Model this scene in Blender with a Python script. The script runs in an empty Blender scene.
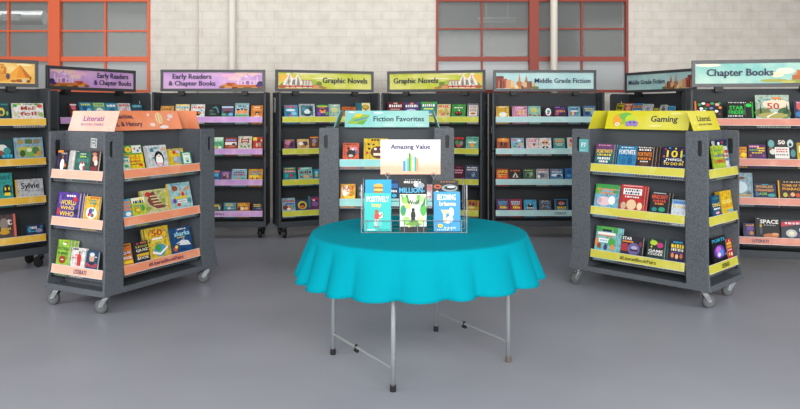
import bpy, bmesh, math, random
from mathutils import Matrix, Vector, geometry
sc = bpy.context.scene
COL = sc.collection
PI = math.pi
R = math.radians
# ------------------------------------------------------------------ camera
EYE, FPX, HX, HY = 1.45, 720.0, 400.0, 109.7     # eye height, focal length in pixels (800 wide), principal column, horizon row
cd = bpy.data.cameras.new('camera')
cam = bpy.data.objects.new('camera', cd)
COL.objects.link(cam)
cam.location = (0, 0, EYE)
cam.rotation_euler = (PI / 2, 0, 0)
cd.sensor_width = 36.0
cd.lens = FPX / 800 * 36
cd.shift_y = (HY - 204.5) / 800
cd.clip_end = 200
sc.camera = cam
# ------------------------------------------------------------------ world, lights, exposure
W = bpy.data.worlds.new('world')
sc.world = W
W.use_nodes = True
W.node_tree.nodes['Background'].inputs[0].default_value = (0.92, 0.96, 1.0, 1)
W.node_tree.nodes['Background'].inputs[1].default_value = 0.17


def area(name, loc, target, sx, sy, power, col=(1, 1, 1), spread=180):
    l = bpy.data.lights.new(name, 'AREA')
    l.shape = 'RECTANGLE'
    l.size, l.size_y, l.energy, l.color = sx, sy, power, col
    l.spread = R(spread)
    o = bpy.data.objects.new(name, l)
    COL.objects.link(o)
    o.location = loc
    o.rotation_euler = (Vector(target) - Vector(loc)).to_track_quat('-Z', 'Y').to_euler()
    return o


area('daylight_from_front_windows', (0.2, -1.0, 2.45), (0.2, 5, 0.6), 7.0, 2.2, 500, (1.0, 0.985, 0.965))
area('left_side_fill', (-5.6, 2.2, 2.1), (-1.2, 6.2, 1.0), 3.0, 3.0, 140, (1.0, 0.97, 0.93))  # added fill lamp to brighten the left cart's end; no doors stand here
area('right_side_fill', (5.6, 2.2, 2.1), (1.2, 6.2, 1.0), 3.0, 3.0, 130, (1.0, 0.98, 0.96))  # matching added fill for the right cart's end, not a real opening
area('ceiling_daylight', (0, 4.0, 5.4), (0, 4.6, 0), 9.0, 3.0, 30, (0.97, 0.99, 1.0))
area('back_wall_wash', (-1.6, 6.6, 5.0), (-1.8, 9.6, 2.3), 11.0, 0.8, 52, (1.0, 0.985, 0.96), 95)  # added wash lamp that lifts the back wall, with no real source behind it
sc.view_settings.view_transform = 'Standard'
sc.view_settings.look = 'None'
sc.view_settings.gamma = 1.0
sc.view_settings.use_curve_mapping = False
sc.view_settings.exposure = 0.0
try:
    sc.cycles.use_denoising = True
except Exception:
    pass

# ------------------------------------------------------------------ materials
MATS = {}


def lin(h):
    h = h.lstrip('#')
    v = [int(h[i:i + 2], 16) / 255 for i in (0, 2, 4)]
    return tuple((c / 12.92 if c <= 0.04045 else ((c + 0.055) / 1.055) ** 2.4) for c in v) + (1,)


def mat(h, rough=0.5, metal=0.0, spec=0.5):
    k = ('m', h, rough, metal, spec)
    if k not in MATS:
        m = bpy.data.materials.new('tone_' + h.lstrip('#'))
        m.use_nodes = True
        b = m.node_tree.nodes['Principled BSDF']
        b.inputs['Base Color'].default_value = lin(h)
        b.inputs['Roughness'].default_value = rough
        b.inputs['Metallic'].default_value = metal
        b.inputs['Specular IOR Level'].default_value = spec
        MATS[k] = m
    return MATS[k]


def mat_noise(name, c1, c2, scale, rough=0.5, lo=0.35, hi=0.65, bump=0.0, detail=3, spec=0.5, stretch=(1, 1, 1)):
    """two paints mixed by noise fixed to the object: speckled plastic, watercolour print, worn floor"""
    k = ('n', name)
    if k in MATS:
        return MATS[k]
    m = bpy.data.materials.new(name)
    m.use_nodes = True
    nt = m.node_tree
    b = nt.nodes['Principled BSDF']
    tc = nt.nodes.new('ShaderNodeTexCoord')
    mp = nt.nodes.new('ShaderNodeMapping')
    mp.inputs['Scale'].default_value = stretch
    nz = nt.nodes.new('ShaderNodeTexNoise')
    nz.inputs['Scale'].default_value = scale
    nz.inputs['Detail'].default_value = detail
    cr = nt.nodes.new('ShaderNodeValToRGB')
    cr.color_ramp.elements[0].position = lo
    cr.color_ramp.elements[0].color = lin(c1)
    cr.color_ramp.elements[1].position = hi
    cr.color_ramp.elements[1].color = lin(c2)
    nt.links.new(tc.outputs['Object'], mp.inputs['Vector'])
    nt.links.new(mp.outputs['Vector'], nz.inputs['Vector'])
    nt.links.new(nz.outputs['Fac'], cr.inputs['Fac'])
    nt.links.new(cr.outputs['Color'], b.inputs['Base Color'])
    b.inputs['Roughness'].default_value = rough
    b.inputs['Specular IOR Level'].default_value = spec
    if bump:
        bp = nt.nodes.new('ShaderNodeBump')
        bp.inputs['Strength'].default_value = bump
        bp.inputs['Distance'].default_value = 0.002
        nt.links.new(nz.outputs['Fac'], bp.inputs['Height'])
        nt.links.new(bp.outputs['Normal'], b.inputs['Normal'])
    MATS[k] = m
    return m


def mat_brick():
    m = bpy.data.materials.new('painted_brick')
    m.use_nodes = True
    nt = m.node_tree
    b = nt.nodes['Principled BSDF']
    tc = nt.nodes.new('ShaderNodeTexCoord')
    se = nt.nodes.new('ShaderNodeSeparateXYZ')
    co = nt.nodes.new('ShaderNodeCombineXYZ')
    br = nt.nodes.new('ShaderNodeTexBrick')
    nz = nt.nodes.new('ShaderNodeTexNoise')
    nz.inputs['Scale'].default_value = 7
    nz.inputs['Detail'].default_value = 6
    br.inputs['Scale'].default_value = 1
    br.inputs['Color1'].default_value = lin('#e0dad1')
    br.inputs['Color2'].default_value = lin('#ddd6cc')
    br.inputs['Mortar'].default_value = lin('#d6cec3')
    br.inputs['Mortar Size'].default_value = 0.008
    br.inputs['Mortar Smooth'].default_value = 0.6
    br.inputs['Brick Width'].default_value = 0.24
    br.inputs['Row Height'].default_value = 0.115
    mx = nt.nodes.new('ShaderNodeMix')
    mx.data_type = 'RGBA'
    mx.blend_type = 'MULTIPLY'
    mx.inputs[0].default_value = 0.22
    cr = nt.nodes.new('ShaderNodeValToRGB')
    cr.color_ramp.elements[0].position = 0.3
    cr.color_ramp.elements[0].color = lin('#b8afa4')
    cr.color_ramp.elements[1].position = 0.6
    cr.color_ramp.elements[1].color = (1, 1, 1, 1)
    bp = nt.nodes.new('ShaderNodeBump')
    bp.invert = True
    bp.inputs['Strength'].default_value = 0.3
    bp.inputs['Distance'].default_value = 0.006
    L = nt.links.new
    L(tc.outputs['Object'], se.inputs[0])
    L(se.outputs['X'], co.inputs['X'])
    L(se.outputs['Z'], co.inputs['Y'])
    L(co.outputs[0], br.inputs['Vector'])
    L(tc.outputs['Object'], nz.inputs['Vector'])
    L(nz.outputs['Fac'], cr.inputs['Fac'])
    L(br.outputs['Color'], mx.inputs[6])
    L(cr.outputs['Color'], mx.inputs[7])
    L(mx.outputs[2], b.inputs['Base Color'])
    L(br.outputs['Fac'], bp.inputs['Height'])
    L(bp.outputs['Normal'], b.inputs['Normal'])
    b.inputs['Roughness'].default_value = 0.6
    return m


def mat_glass():
    m = bpy.data.materials.new('window_glass')
    m.use_nodes = True
    nt = m.node_tree
    b = nt.nodes['Principled BSDF']
    b.inputs['Base Color'].default_value = lin('#a3a6a6')
    b.inputs['Roughness'].default_value = 0.08
    tr = nt.nodes.new('ShaderNodeBsdfTransparent')
    tr.inputs[0].default_value = lin('#e6e7e6')
    mx = nt.nodes.new('ShaderNodeMixShader')
    mx.inputs[0].default_value = 0.72
    nt.links.new(b.outputs[0], mx.inputs[1])
    nt.links.new(tr.outputs[0], mx.inputs[2])
    nt.links.new(mx.outputs[0], nt.nodes['Material Output'].inputs[0])
    return m


PLASTIC = mat_noise('speckled_grey_plastic', '#464b51', '#62686f', 150, 0.55, 0.34, 0.66, 0.12, 2, 0.4)
PLASTIC_IN = mat_noise('speckled_charcoal_plastic', '#41464b', '#51575d', 170, 0.6, 0.36, 0.64, 0.2, 2, 0.35)
DARK = mat_noise('dark_grey_plastic', '#2d3135', '#383d41', 170, 0.6, 0.36, 0.64, 0.2, 2, 0.35)
DARKF = mat_noise('dark_side_plastic', '#34383d', '#43484d', 170, 0.55, 0.36, 0.64, 0.2, 2, 0.4)
BLACK = mat('#111214', 0.5)
WIRE = mat('#8d9296', 0.35, 0.6)
WIREK = mat('#2c2e30', 0.4, 0.3)
CHROME = mat('#a9adb1', 0.3, 0.8)
WHEEL = mat('#63676a', 0.5)
TYRE = mat('#545657', 0.6)
INK = '#1d2a4a'

# ------------------------------------------------------------------ mesh builder
TXT = {}


def text_geo(s):
    if s in TXT:
        return TXT[s]
    cu = bpy.data.curves.new('t', 'FONT')
    cu.body = s
    cu.size = 1
    cu.offset = 0.012
    cu.resolution_u = 2
    cu.align_x = 'CENTER'
    cu.space_line = 0.85
    o = bpy.data.objects.new('t', cu)
    COL.objects.link(o)
    dg = bpy.context.evaluated_depsgraph_get()
    me = bpy.data.meshes.new_from_object(o.evaluated_get(dg))
    vs = [(v.co.x, v.co.y) for v in me.vertices]
    fs = [tuple(p.vertices) for p in me.polygons]
    bpy.data.objects.remove(o)
    bpy.data.curves.remove(cu)
    bpy.data.meshes.remove(me)
    if not vs:
        vs = [(0, 0)]
    x0, x1 = min(v[0] for v in vs), max(v[0] for v in vs)
    y0, y1 = min(v[1] for v in vs), max(v[1] for v in vs)
    w, h = max(x1 - x0, 1e-6), max(y1 - y0, 1e-6)
    TXT[s] = ([((x - x0) / w - .5, (y - y0) / h - .5) for x, y in vs], fs, w / h)
    return TXT[s]


class MB:
    def __init__(self, M=None):
        self.v, self.f, self.mi, self.mats = [], [], [], []
        self.M = M or Matrix.Identity(4)

    def _m(self, m):
        if m not in self.mats:
            self.mats.append(m)
        return self.mats.index(m)

    def add(self, vs, fs, m):
        n = len(self.v)
        self.v += [self.M @ Vector(p) for p in vs]
        i = self._m(m)
        for f in fs:
            self.f.append(tuple(n + a for a in f))
            self.mi.append(i)

    def box(self, x0, x1, y0, y1, z0, z1, m):
        p = [(x, y, z) for z in (z0, z1) for y in (y0, y1) for x in (x0, x1)]
        self.add(p, [(0, 2, 3, 1), (4, 5, 7, 6), (0, 1, 5, 4), (2, 6, 7, 3), (0, 4, 6, 2), (1, 3, 7, 5)], m)

    def tube(self, pts, r, m, n=6):
        pts = [Vector(p) for p in pts]
        rings = []
        for i, p in enumerate(pts):
            d = (pts[min(i + 1, len(pts) - 1)] - pts[max(i - 1, 0)]).normalized()
            a = Vector((0, 0, 1)) if abs(d.z) < .9 else Vector((1, 0, 0))
            u = d.cross(a).normalized()
            w = d.cross(u)
            rr = r[i] if isinstance(r, (list, tuple)) else r
            rings.append([p + rr * (math.cos(2 * PI * k / n) * u + math.sin(2 * PI * k / n) * w) for k in range(n)])
        vs = [q for g in rings for q in g]
        fs = []
        for i in range(len(pts) - 1):
            for k in range(n):
                fs.append((i * n + k, i * n + (k + 1) % n, (i + 1) * n + (k + 1) % n, (i + 1) * n + k))
        fs.append(tuple(range(n))[::-1])
        fs.append(tuple((len(pts) - 1) * n + k for k in range(n)))
        self.add(vs, fs, m)

    def disc(self, c, ax, r, t, m, n=20):
        a = Vector(ax).normalized()
        c = Vector(c)
        self.tube([c - a * t / 2, c + a * t / 2], r, m, n)

    def lathe(self, c, ax, prof, m, n=24):
        """prof: (along, radius) pairs round axis ax through c"""
        a = Vector(ax).normalized()
        self.tube([Vector(c) + a * s for s, _ in prof], [q for _, q in prof], m, n)

    def plate(self, outer, holes, t, fn, m):
        """extruded outline with holes; fn(u, v, w) -> point, w in (0, t)"""
        loops = [outer] + list(holes)
        tri = geometry.tessellate_polygon([[Vector((u, v, 0)) for u, v in l] for l in loops])
        flat = [p for l in loops for p in l]
        n = len(flat)
        vs = [fn(u, v, 0) for u, v in flat] + [fn(u, v, t) for u, v in flat]
        fs = [tuple(x) for x in tri] + [tuple(a + n for a in x[::-1]) for x in tri]
        o = 0
        for l in loops:
            k = len(l)
            for i in range(k):
                a, b = o + i, o + (i + 1) % k
                fs.append((a, b, b + n, a + n))
            o += k
        self.add(vs, fs, m)

    # flat print: everything lies in the local plane x (right), z (up), facing -y at depth y
    def flat(self, pts, y, m):
        self.add([(u, y, v) for u, v in pts], [tuple(range(len(pts)))], m)

    def ell(self, cx, cz, w, h, y, m, n=14):
        self.flat([(cx + w / 2 * math.cos(2 * PI * k / n), cz + h / 2 * math.sin(2 * PI * k / n)) for k in range(n)], y, m)

    def text(self, s, cx, cz, w, h, y, m):
        vs, fs, asp = text_geo(s)
        if w is None:
            w = h * asp
        if h is None:
            h = w / asp
        for q, k in enumerate((-1, 1)):
            self.add([(cx + p[0] * w + k * .016 * h, y - q * .00015, cz + p[1] * h) for p in vs], fs, m)

    def build(self, name, parent=None, smooth=False, bevel=0.0, xf=None, cuts=()):
        me = bpy.data.meshes.new(name)
        me.from_pydata([tuple(p) for p in self.v], [], self.f)
        for m in self.mats:
            me.materials.append(m)
        me.polygons.foreach_set('material_index', self.mi)
        bm = bmesh.new()
        bm.from_mesh(me)
        bmesh.ops.remove_doubles(bm, verts=bm.verts, dist=1e-6)
        for z in cuts:
            bmesh.ops.bisect_plane(bm, geom=bm.verts[:] + bm.edges[:] + bm.faces[:], plane_co=(0, 0, z), plane_no=(0, 0, 1), dist=1e-5)
        if xf:
            for v in bm.verts:
                v.co = xf(v.co)
        bmesh.ops.recalc_face_normals(bm, faces=bm.faces)
        bm.to_mesh(me)
        bm.free()
        if smooth:
            me.polygons.foreach_set('use_smooth', [True] * len(me.polygons))
            me.update()
        o = bpy.data.objects.new(name, me)
        COL.objects.link(o)
        if parent:
            o.parent = parent
        if bevel:
            b = o.modifiers.new('bevel', 'BEVEL')
            b.width, b.segments, b.limit_method, b.angle_limit = bevel, 2, 'ANGLE', R(50)
        return o


def empty(name, loc, rz=0.0):
    o = bpy.data.objects.new(name, None)
    COL.objects.link(o)
    o.location = loc
    o.rotation_euler = (0, 0, rz)
    o.empty_display_size = .1
    return o


def tag(o, label, cat, group=None):
    o['label'] = label
    o['category'] = cat
    if group:
        o['group'] = group
    return o


def struct(o):
    o['kind'] = 'structure'
    return o


# ------------------------------------------------------------------ print shapes (one tiny language for covers and signs)
PAL = dict(w='#f4f2ee', k='#16171a', r='#c93030', o='#ee8a35', y='#f3d433', g='#3f9a4c', l='#b4d23c', t='#1f8c8c', c='#35b5d8', b='#2f6fb5',
           n='#1e2c52', p='#6b3f97', v='#a678c8', m='#c6307c', i='#f0a9bb', s='#5b6f8a', e='#a7a9ab', h='#7a4a2c', a='#a9dcdc', f='#f3e8c8',
           d='#3a3d42', u='#6d2233', q='#dca678', z='#8fc4e4', x='#1f4f3d', j='#d8b24a')


def pal(c):
    return mat(PAL[c] if c in PAL else c, 0.45, 0, 0.3)


def draw(mb, spec, U, V, y, dy=0.0005, rng=None, lift=None):
    """shapes of a print; U, V map percent to metres; each layer sits a hair in front of the last"""
    rng = rng or random.Random(3)
    for i, tk in enumerate([t.strip() for t in spec.split(';') if t.strip()]):
        a = tk.split()
        yy = y - dy * (i + 1)
        k = a[0]
        if k in 'retL':
            cx, cz, w, h = [float(q) for q in a[1:5]]
            m = pal(a[5])
            X0, X1, Z0, Z1 = U(cx - w / 2), U(cx + w / 2), V(cz - h / 2), V(cz + h / 2)
            if k == 'r':
                mb.flat([(X0, Z0), (X1, Z0), (X1, Z1), (X0, Z1)], yy, m)
            elif k == 'e':
                mb.ell((X0 + X1) / 2, (Z0 + Z1) / 2, X1 - X0, Z1 - Z0, yy, m)
            elif k == 't':
                mb.flat([(X0, Z0), (X1, Z0), ((X0 + X1) / 2, Z1)], yy, m)
            else:
                n = int(a[6]) if len(a) > 6 else 6
                s = X1 - X0
                cuts = sorted([0] + [(j + rng.uniform(-.25, .25)) / n for j in range(1, n)] + [1])
                for j in range(n):
                    mb.flat([(X0 + s * (cuts[j] + .02), Z0), (X0 + s * (cuts[j + 1] - .04), Z0), (X0 + s * (cuts[j + 1] - .04), Z1 - (Z1 - Z0) * rng.choice((0, 0, .2))),
                             (X0 + s * (cuts[j] + .02), Z1)], yy, m)
        elif k == 'T':
            cx, cz, w, h = [float(q) for q in a[1:5]]
            mb.text(' '.join(a[6:]), U(cx), V(cz), U(cx + w / 2) - U(cx - w / 2), V(cz + h / 2) - V(cz - h / 2), yy, pal(a[5]))
        elif k == 'p':
            pts = [tuple(float(q) for q in b.split(',')) for b in a[2:]]
            mb.flat([(U(u), V(v)) for u, v in pts], yy, pal(a[1]))


# ------------------------------------------------------------------ the room
mb = MB()
mb.box(-14, 14, -6, 9.6, -0.12, 0, mat_noise('grey_painted_concrete', '#8f929c', '#9c9fa9', 0.9, 0.42, 0.3, 0.7, 0.03, 6, 0.3))
struct(mb.build('floor'))
WY = 9.6
BRICK = mat_brick()
W1 = (-6.2, -3.33, 1.68, 2.93)      # window openings: x0 x1 z0 z1
W2 = (0.48, 3.04, 1.68, 2.93)
mb = MB()
for x0, x1 in ((-14, W1[0]), (W1[1], W2[0]), (W2[1], 14)):
    mb.box(x0, x1, WY, WY + .25, 0, 4.2, BRICK)
for w in (W1, W2):
    mb.box(w[0], w[1], WY, WY + .25, 0, w[2], BRICK)
    mb.box(w[0], w[1], WY, WY + .25, w[3], 4.2, BRICK)
struct(mb.build('wall_back'))


def window(name, w, tone, xs, zs, thick):
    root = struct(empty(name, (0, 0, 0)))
    m = mat(tone, 0.45)
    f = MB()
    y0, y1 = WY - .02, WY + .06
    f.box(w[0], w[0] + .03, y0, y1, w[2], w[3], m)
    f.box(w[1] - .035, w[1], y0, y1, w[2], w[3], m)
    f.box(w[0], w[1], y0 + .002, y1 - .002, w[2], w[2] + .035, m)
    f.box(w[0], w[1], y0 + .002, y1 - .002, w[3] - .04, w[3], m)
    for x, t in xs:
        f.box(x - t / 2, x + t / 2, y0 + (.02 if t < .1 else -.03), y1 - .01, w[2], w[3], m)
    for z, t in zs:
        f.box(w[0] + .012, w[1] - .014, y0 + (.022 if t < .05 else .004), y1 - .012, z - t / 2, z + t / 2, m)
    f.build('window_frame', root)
    p = MB()
    p.box(w[0], w[1], WY + .03, WY + .036, thick, w[3], mat_glass())
    p.build('clear_panes', root)
    p = MB()
    p.box(w[0], w[1], WY + .03, WY + .036, w[2], thick, mat('#a6abad', 0.3))
    p.build('frosted_panes', root)
    return root


K = 9.6 / 720                                   # metres per pixel at the back wall
window('window_1', W1, '#e0653c', [((8 - 400) * K, .024), ((55.5 - 400) * K, .155), ((105 - 400) * K, .024)], [(2.50, .022), (2.125, .065)], 2.125)  # frame colour set to a brighter orange than the other window
window('window_2', W2, '#93341f', [((482 - 400) * K, .024), ((533.5 - 400) * K, .125), ((582 - 400) * K, .024)], [(2.53, .022), (2.128, .06)], 2.128)  # frame colour set darker and redder
# the hall beyond the windows
mb = MB()
mb.box(-9, 7, 14.0, 14.1, 0, 4.4, mat('#a3a8a8', 0.7))
struct(mb.build('wall_beyond'))
mb = MB()
mb.box(-9, 7, 9.9, 14.1, 4.3, 4.4, mat('#b5b9b9', 0.7))
for i in range(7):
    mb.box(-9 + i * 2.4, -8.88 + i * 2.4, 9.9, 14, 4.12, 4.3, mat('#d5d8d8', 0.6))
struct(mb.build('ceiling'))
area('hall_beyond_light', (-3.2, 11.2, 4.05), (-3.2, 12.4, 0), 9, 1.2, 260, (1.0, 0.99, .97))
mb = MB()
mb.tube([(-6.6, 11.6, 2.93), (-5.72, 11.6, 2.93)], .115, mat('#c3c7c9', 0.35, 0.5), 20)
duct = tag(mb.build('air_duct', smooth=False), 'silver round air duct seen through the orange-framed window', 'duct')
mb = MB()
mb.box(-6.35, -6.05, 11.475, 11.49, 2.86, 2.98, mat('#8f9496', 0.5))
for i in range(4):
    mb.box(-6.33, -6.07, 11.468, 11.476, 2.875 + i * .026, 2.888 + i * .026, mat('#d0d4d5', 0.5))
mb.build('vent_grille', duct)
mb = MB()
mb.box(1.3, 1.85, 11.6, 11.72, 2.86, 2.90, mat('#e9eef0', 0.4))
mb.box(1.28, 1.87, 11.58, 11.74, 2.90, 2.94, mat('#b9bfc2', 0.5))
for x in (1.4, 1.75):
    mb.tube([(x, 11.66, 2.93), (x, 11.66, 4.32)], .008, mat('#b9bfc2', 0.5))
tag(mb.build('strip_light'), 'pale strip light seen through the dark red window', 'light')
# pipes on the wall
for nm, px, r, yo, tone, lab in (('wall_pipe', 232, .05, .06, '#e3ddd4', 'thick white pipe on the brick wall beside the orange window'),
                                  ('wall_conduit', 197, .012, .02, '#d6cfc5', 'thin white conduit on the brick wall left of the thick pipe'),
                                  ('wall_pipe', 554, .048, .16, '#ded6cb', 'white pipe running in front of the dark red window')):
    mb = MB()
    x = (px - 400) * (WY - yo) / 720
    mb.tube([(x, WY - yo, 0), (x, WY - yo, 4.2)], r, mat(tone, 0.45), 16)
    o = tag(mb.build(nm, smooth=True), lab, 'pipe')
    if r > .03:
        b = MB()
        for z in (1.2, 3.2):
            b.box(x - r - .02, x + r + .02, WY - yo - .004, WY - .001, z, z + .04, mat(tone, 0.45))
        b.build('pipe_clamp', o)

# ------------------------------------------------------------------ book fixtures
STRIP_TOP = (0.313, 0.665, 1.012, 1.371)
SH = 0.062                       # height of a label strip
TRAY = 0.085                     # tray floor below the strip top
LETTER = 'LITERATI'


def caster(parent, x, y, zt, ang, dark=False):
    """fork with a plate, wheel below as its own piece"""
    M = Matrix.Translation((x, y, 0)) @ Matrix.Rotation(ang, 4, 'Z')
    f = MB(M)
    fm = WIREK if dark else CHROME
    f.box(-.04, .04, -.03, .03, zt - .006, zt, fm)
    f.disc((0, 0, zt - .016), (0, 0, 1), .024, .02, fm, 14)
    for s in (-1, 1):
        f.plate([(-.022, zt - .026), (.022, zt - .026), (.05, .055), (.035, .038), (.018, .048)], [], .003, lambda u, v, w, s=s: (u, s * .021 + w * s, v), fm)
    f.box(-.022, .022, -.024, .024, zt - .028, zt - .022, fm)
    f.tube([(.035, -.03, .05), (.035, .03, .05)], .006, fm, 8)
    fo = f.build('caster', parent, bevel=.0015)
    w = MB(M)
    w.lathe((.035, 0, .05), (0, 1, 0), [(-.016, .040), (-.014, .048), (-.006, .05), (.006, .05), (.014, .048), (.016, .040)], BLACK if dark else TYRE)
    w.lathe((.035, 0, .05), (0, 1, 0), [(-.0185, .012), (-.018, .034), (.018, .034), (.0185, .012)], WIREK if dark else WHEEL)
    w.build('wheel', fo)


def shelf_row(root, x0, x1, yf, zt, depth, colmat, M=None, letter=None, lettercol='#4a2350', wire=WIRE):
    """wire tray with its coloured label strip in front; local front is -y; M turns it for the end bays"""
    M = M or Matrix.Identity(4)
    w = MB(M)
    zb = zt - TRAY
    for z in (zb, zb + .012):
        w.box(x0, x1, yf + .003, yf + .006, z, z + .003, wire)
    n = max(4, int((x1 - x0) / .021))
    for i in range(n + 1):
        x = x0 + (x1 - x0 - .003) * i / n
        w.box(x, x + .003, yf + .0005, yf + .003, zb, zt - .002, wire)
        if i % 2 == 0:
            w.box(x, x + .003, yf + .006, yf + depth, zb - .003, zb, wire)
    for k in range(4):
        yy = yf + .02 + (depth - .03) * k / 3
        w.box(x0, x1, yy, yy + .003, zb - .006, zb - .003, wire)
    for x in (x0, x1 - .004):
        w.box(x, x + .004, yf, yf + depth, zb - .004, zb + .02, WIREK)
        w.box(x - .002 if x == x0 else x, x + .004 if x == x0 else x + .006, yf - .004, yf + .02, zb - .015, zb + .025, WIREK)
    w.build('wire_shelf', root)
    s = MB(M)
    tl = .010
    vs = [(x, yf - .004 - (tl if z == 0 else 0) + d, zt - SH + z * SH) for x in (x0 + .004, x1 - .004) for z in (0, 1) for d in (0, .002)]
    s.add(vs, [(0, 2, 6, 4), (1, 5, 7, 3), (0, 1, 3, 2), (4, 6, 7, 5), (0, 4, 5, 1), (2, 3, 7, 6)], colmat)
    for z, dy in ((zt - .002, -.005), (zt - SH - .001, -.0155)):
        s.box(x0 + .003, x1 - .003, yf + dy, yf + dy + .003, z, z + .003, mat('#dfe3e4', .3))
    st = s.build('label_strip', root)
    if letter:
        t = MB(M)
        txt, cx, w_, h_ = letter
        t.M = M @ Matrix.Translation((cx, yf - .012, zt - SH * .52)) @ Matrix.Rotation(-math.atan2(tl, SH), 4, 'X')
        t.text(txt, 0, 0, w_, h_, 0, mat(lettercol, .5))
        t.build('strip_lettering', st)


def slot(cx, cz, w=.032, h=.115, n=6):
    r = w / 2
    top = [(cx + r * math.cos(a), cz + h / 2 - r + r * math.sin(a)) for a in [PI * k / n for k in range(n + 1)]]
    bot = [(cx + r * math.cos(a), cz - h / 2 + r + r * math.sin(a)) for a in [PI + PI * k / n for k in range(n + 1)]]
    return top + bot


HT, HB = 1.292, 0.131
EB = .135                         # depth of an end bay


def flare(p):
    t = max(0.0, (.30 - p.z) / .165)
    return Vector((p.x * (1 + .042 * t), p.y * (1 + .065 * t), p.z))


def low_cart(name, label, loc, rz, L, Wd, front_strip, end_strip, end_side, front_letters, end_letters, lcol, wing=.168, trail={}):
    root = tag(empty(name, loc, rz), label, 'book cart', 'low book carts around the table')
    t = .020
    hx, hy = L / 2, Wd / 2
    for s in (-1, 1):
        p = MB()
        out = [(-hx, HB), (hx, HB), (hx, HT - .012), (hx - .012, HT), (hx - wing, HT), (hx - wing, .172), (-hx + wing, .172), (-hx + wing, HT), (-hx + .012, HT), (-hx, HT - .012)]
        holes = [slot(q * (hx - .062), HT - .125) for q in (-1, 1)]
        p.plate(out, holes, t, lambda u, v, w, s=s: (u, s * (hy - w), v), PLASTIC)
        p.build('side_panel', root, bevel=.004, xf=flare, cuts=(.30,))
        for q in (-1, 1):
            p = MB()
            x, y = q * (hx - .062), s * (hy - t - .0022)
            p.box(x - .0165, x + .0165, y - .002, y + .002, HT - .184, HT - .066, BLACK)  # black sheet behind the slot, standing in for the shade inside it
            p.build('slot_shade', root)
    for s in (-1, 1):
        p = MB()
        p.box(s * (hx - EB) - .012, s * (hx - EB) + .012, -hy + t, hy - t, .15, HT, PLASTIC)
        p.build('end_board', root, bevel=.003)
        p = MB()
        p.box(-hx + EB, hx - EB, s * .025 - .01, s * .025 + .01, .16, HT, PLASTIC_IN)
        for z in (.60, .95):
            p.box(-hx + EB, hx - EB, s * (.035) - .006, s * .035 + .006, z, z + .02, PLASTIC_IN)
        p.build('back_board', root)
        p = MB()
        xe = s * (hx + .0)
        p.box(min(xe, xe - s * .02), max(xe, xe - s * .02), -hy + t, hy - t, HB, .172, PLASTIC)
        p.build('end_rail', root, bevel=.003, xf=flare)
    p = MB()
    p.box(-hx + .02, hx - .02, -hy + t, hy - t, HB, .158, PLASTIC)
    p.build('base_board', root, xf=flare)
    for k in range(3):
        zt = STRIP_TOP[k]
        shelf_row(root, -hx + wing + .003, hx - wing - .003, -hy + .012, zt, hy - .07, front_strip, None, front_letters if k == 0 else None, lcol)
        if end_side:
            Me = Matrix.Rotation(PI / 2 * end_side, 4, 'Z')
            shelf_row(root, -hy + t + .003, hy - t - .003, -hx + .012, zt, EB - .035, end_strip, Me, end_letters if k == 0 else None, lcol)
    for x in (-1, 1):
        for y in (-1, 1):
            caster(root, x * (hx - .045), y * (hy - .04), HB, R(trail.get((x, y), 180)) - rz)
    return root


FRAMES = {}                       # unit -> (matrix local to world, local front y, x range)


def topper(name, label, cart, main, endm, art, end_art, plain, fw=.70):
    """tent of four printed card panels standing on a cart: two long ones leaning together, two ends"""
    root = tag(empty(name, cart.location + Vector((0, 0, HT + .001)), cart.rotation_euler.z), label, 'sign', 'printed card signs on the low carts')
    hz = .148

    def panel(nm, M, w, h, m, spec, letters):
        b = MB(M)
        b.box(-w / 2, w / 2, .0006, .003, 0, h, main)
        b.box(-w / 2, w / 2, 0, .0006, 0, h, m)
        draw(b, spec, lambda u: (u / 100 - .5) * w, lambda v: v / 100 * h, 0, .0004)
        o = b.build(nm, root)
        if letters:
            for txt, cx, cz, tw, th, c in letters:
                t = MB(M)
                t.text(txt, (cx / 100 - .5) * w, cz / 100 * h, None if tw is None else tw / 100 * w, None if th is None else th / 100 * h, -.0015, mat(c, .5))
                t.build('lettering', o)
    lean = R(22)
    h = hz / math.cos(lean)
    T, Rz, Rx = Matrix.Translation, (lambda a: Matrix.Rotation(a, 4, 'Z')), Matrix.Rotation(-lean, 4, 'X')
    panel('front_panel', T((0, -.14, 0)) @ Rx, fw, h, main, art[0], art[1])
    panel('back_panel', Rz(PI) @ T((0, -.14, 0)) @ Rx, fw, h, main, art[0], art[1])
    le = R(19)
    he = hz / math.cos(le)
    Re = Matrix.Rotation(-le, 4, 'X')
    for s in (-1, 1):
        panel('end_panel', Rz(PI / 2 * s) @ T((0, -(fw / 2 + .09), 0)) @ Re, .49, he, endm, end_art[0], end_art[1])
    return root


TH = 1.648


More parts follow.
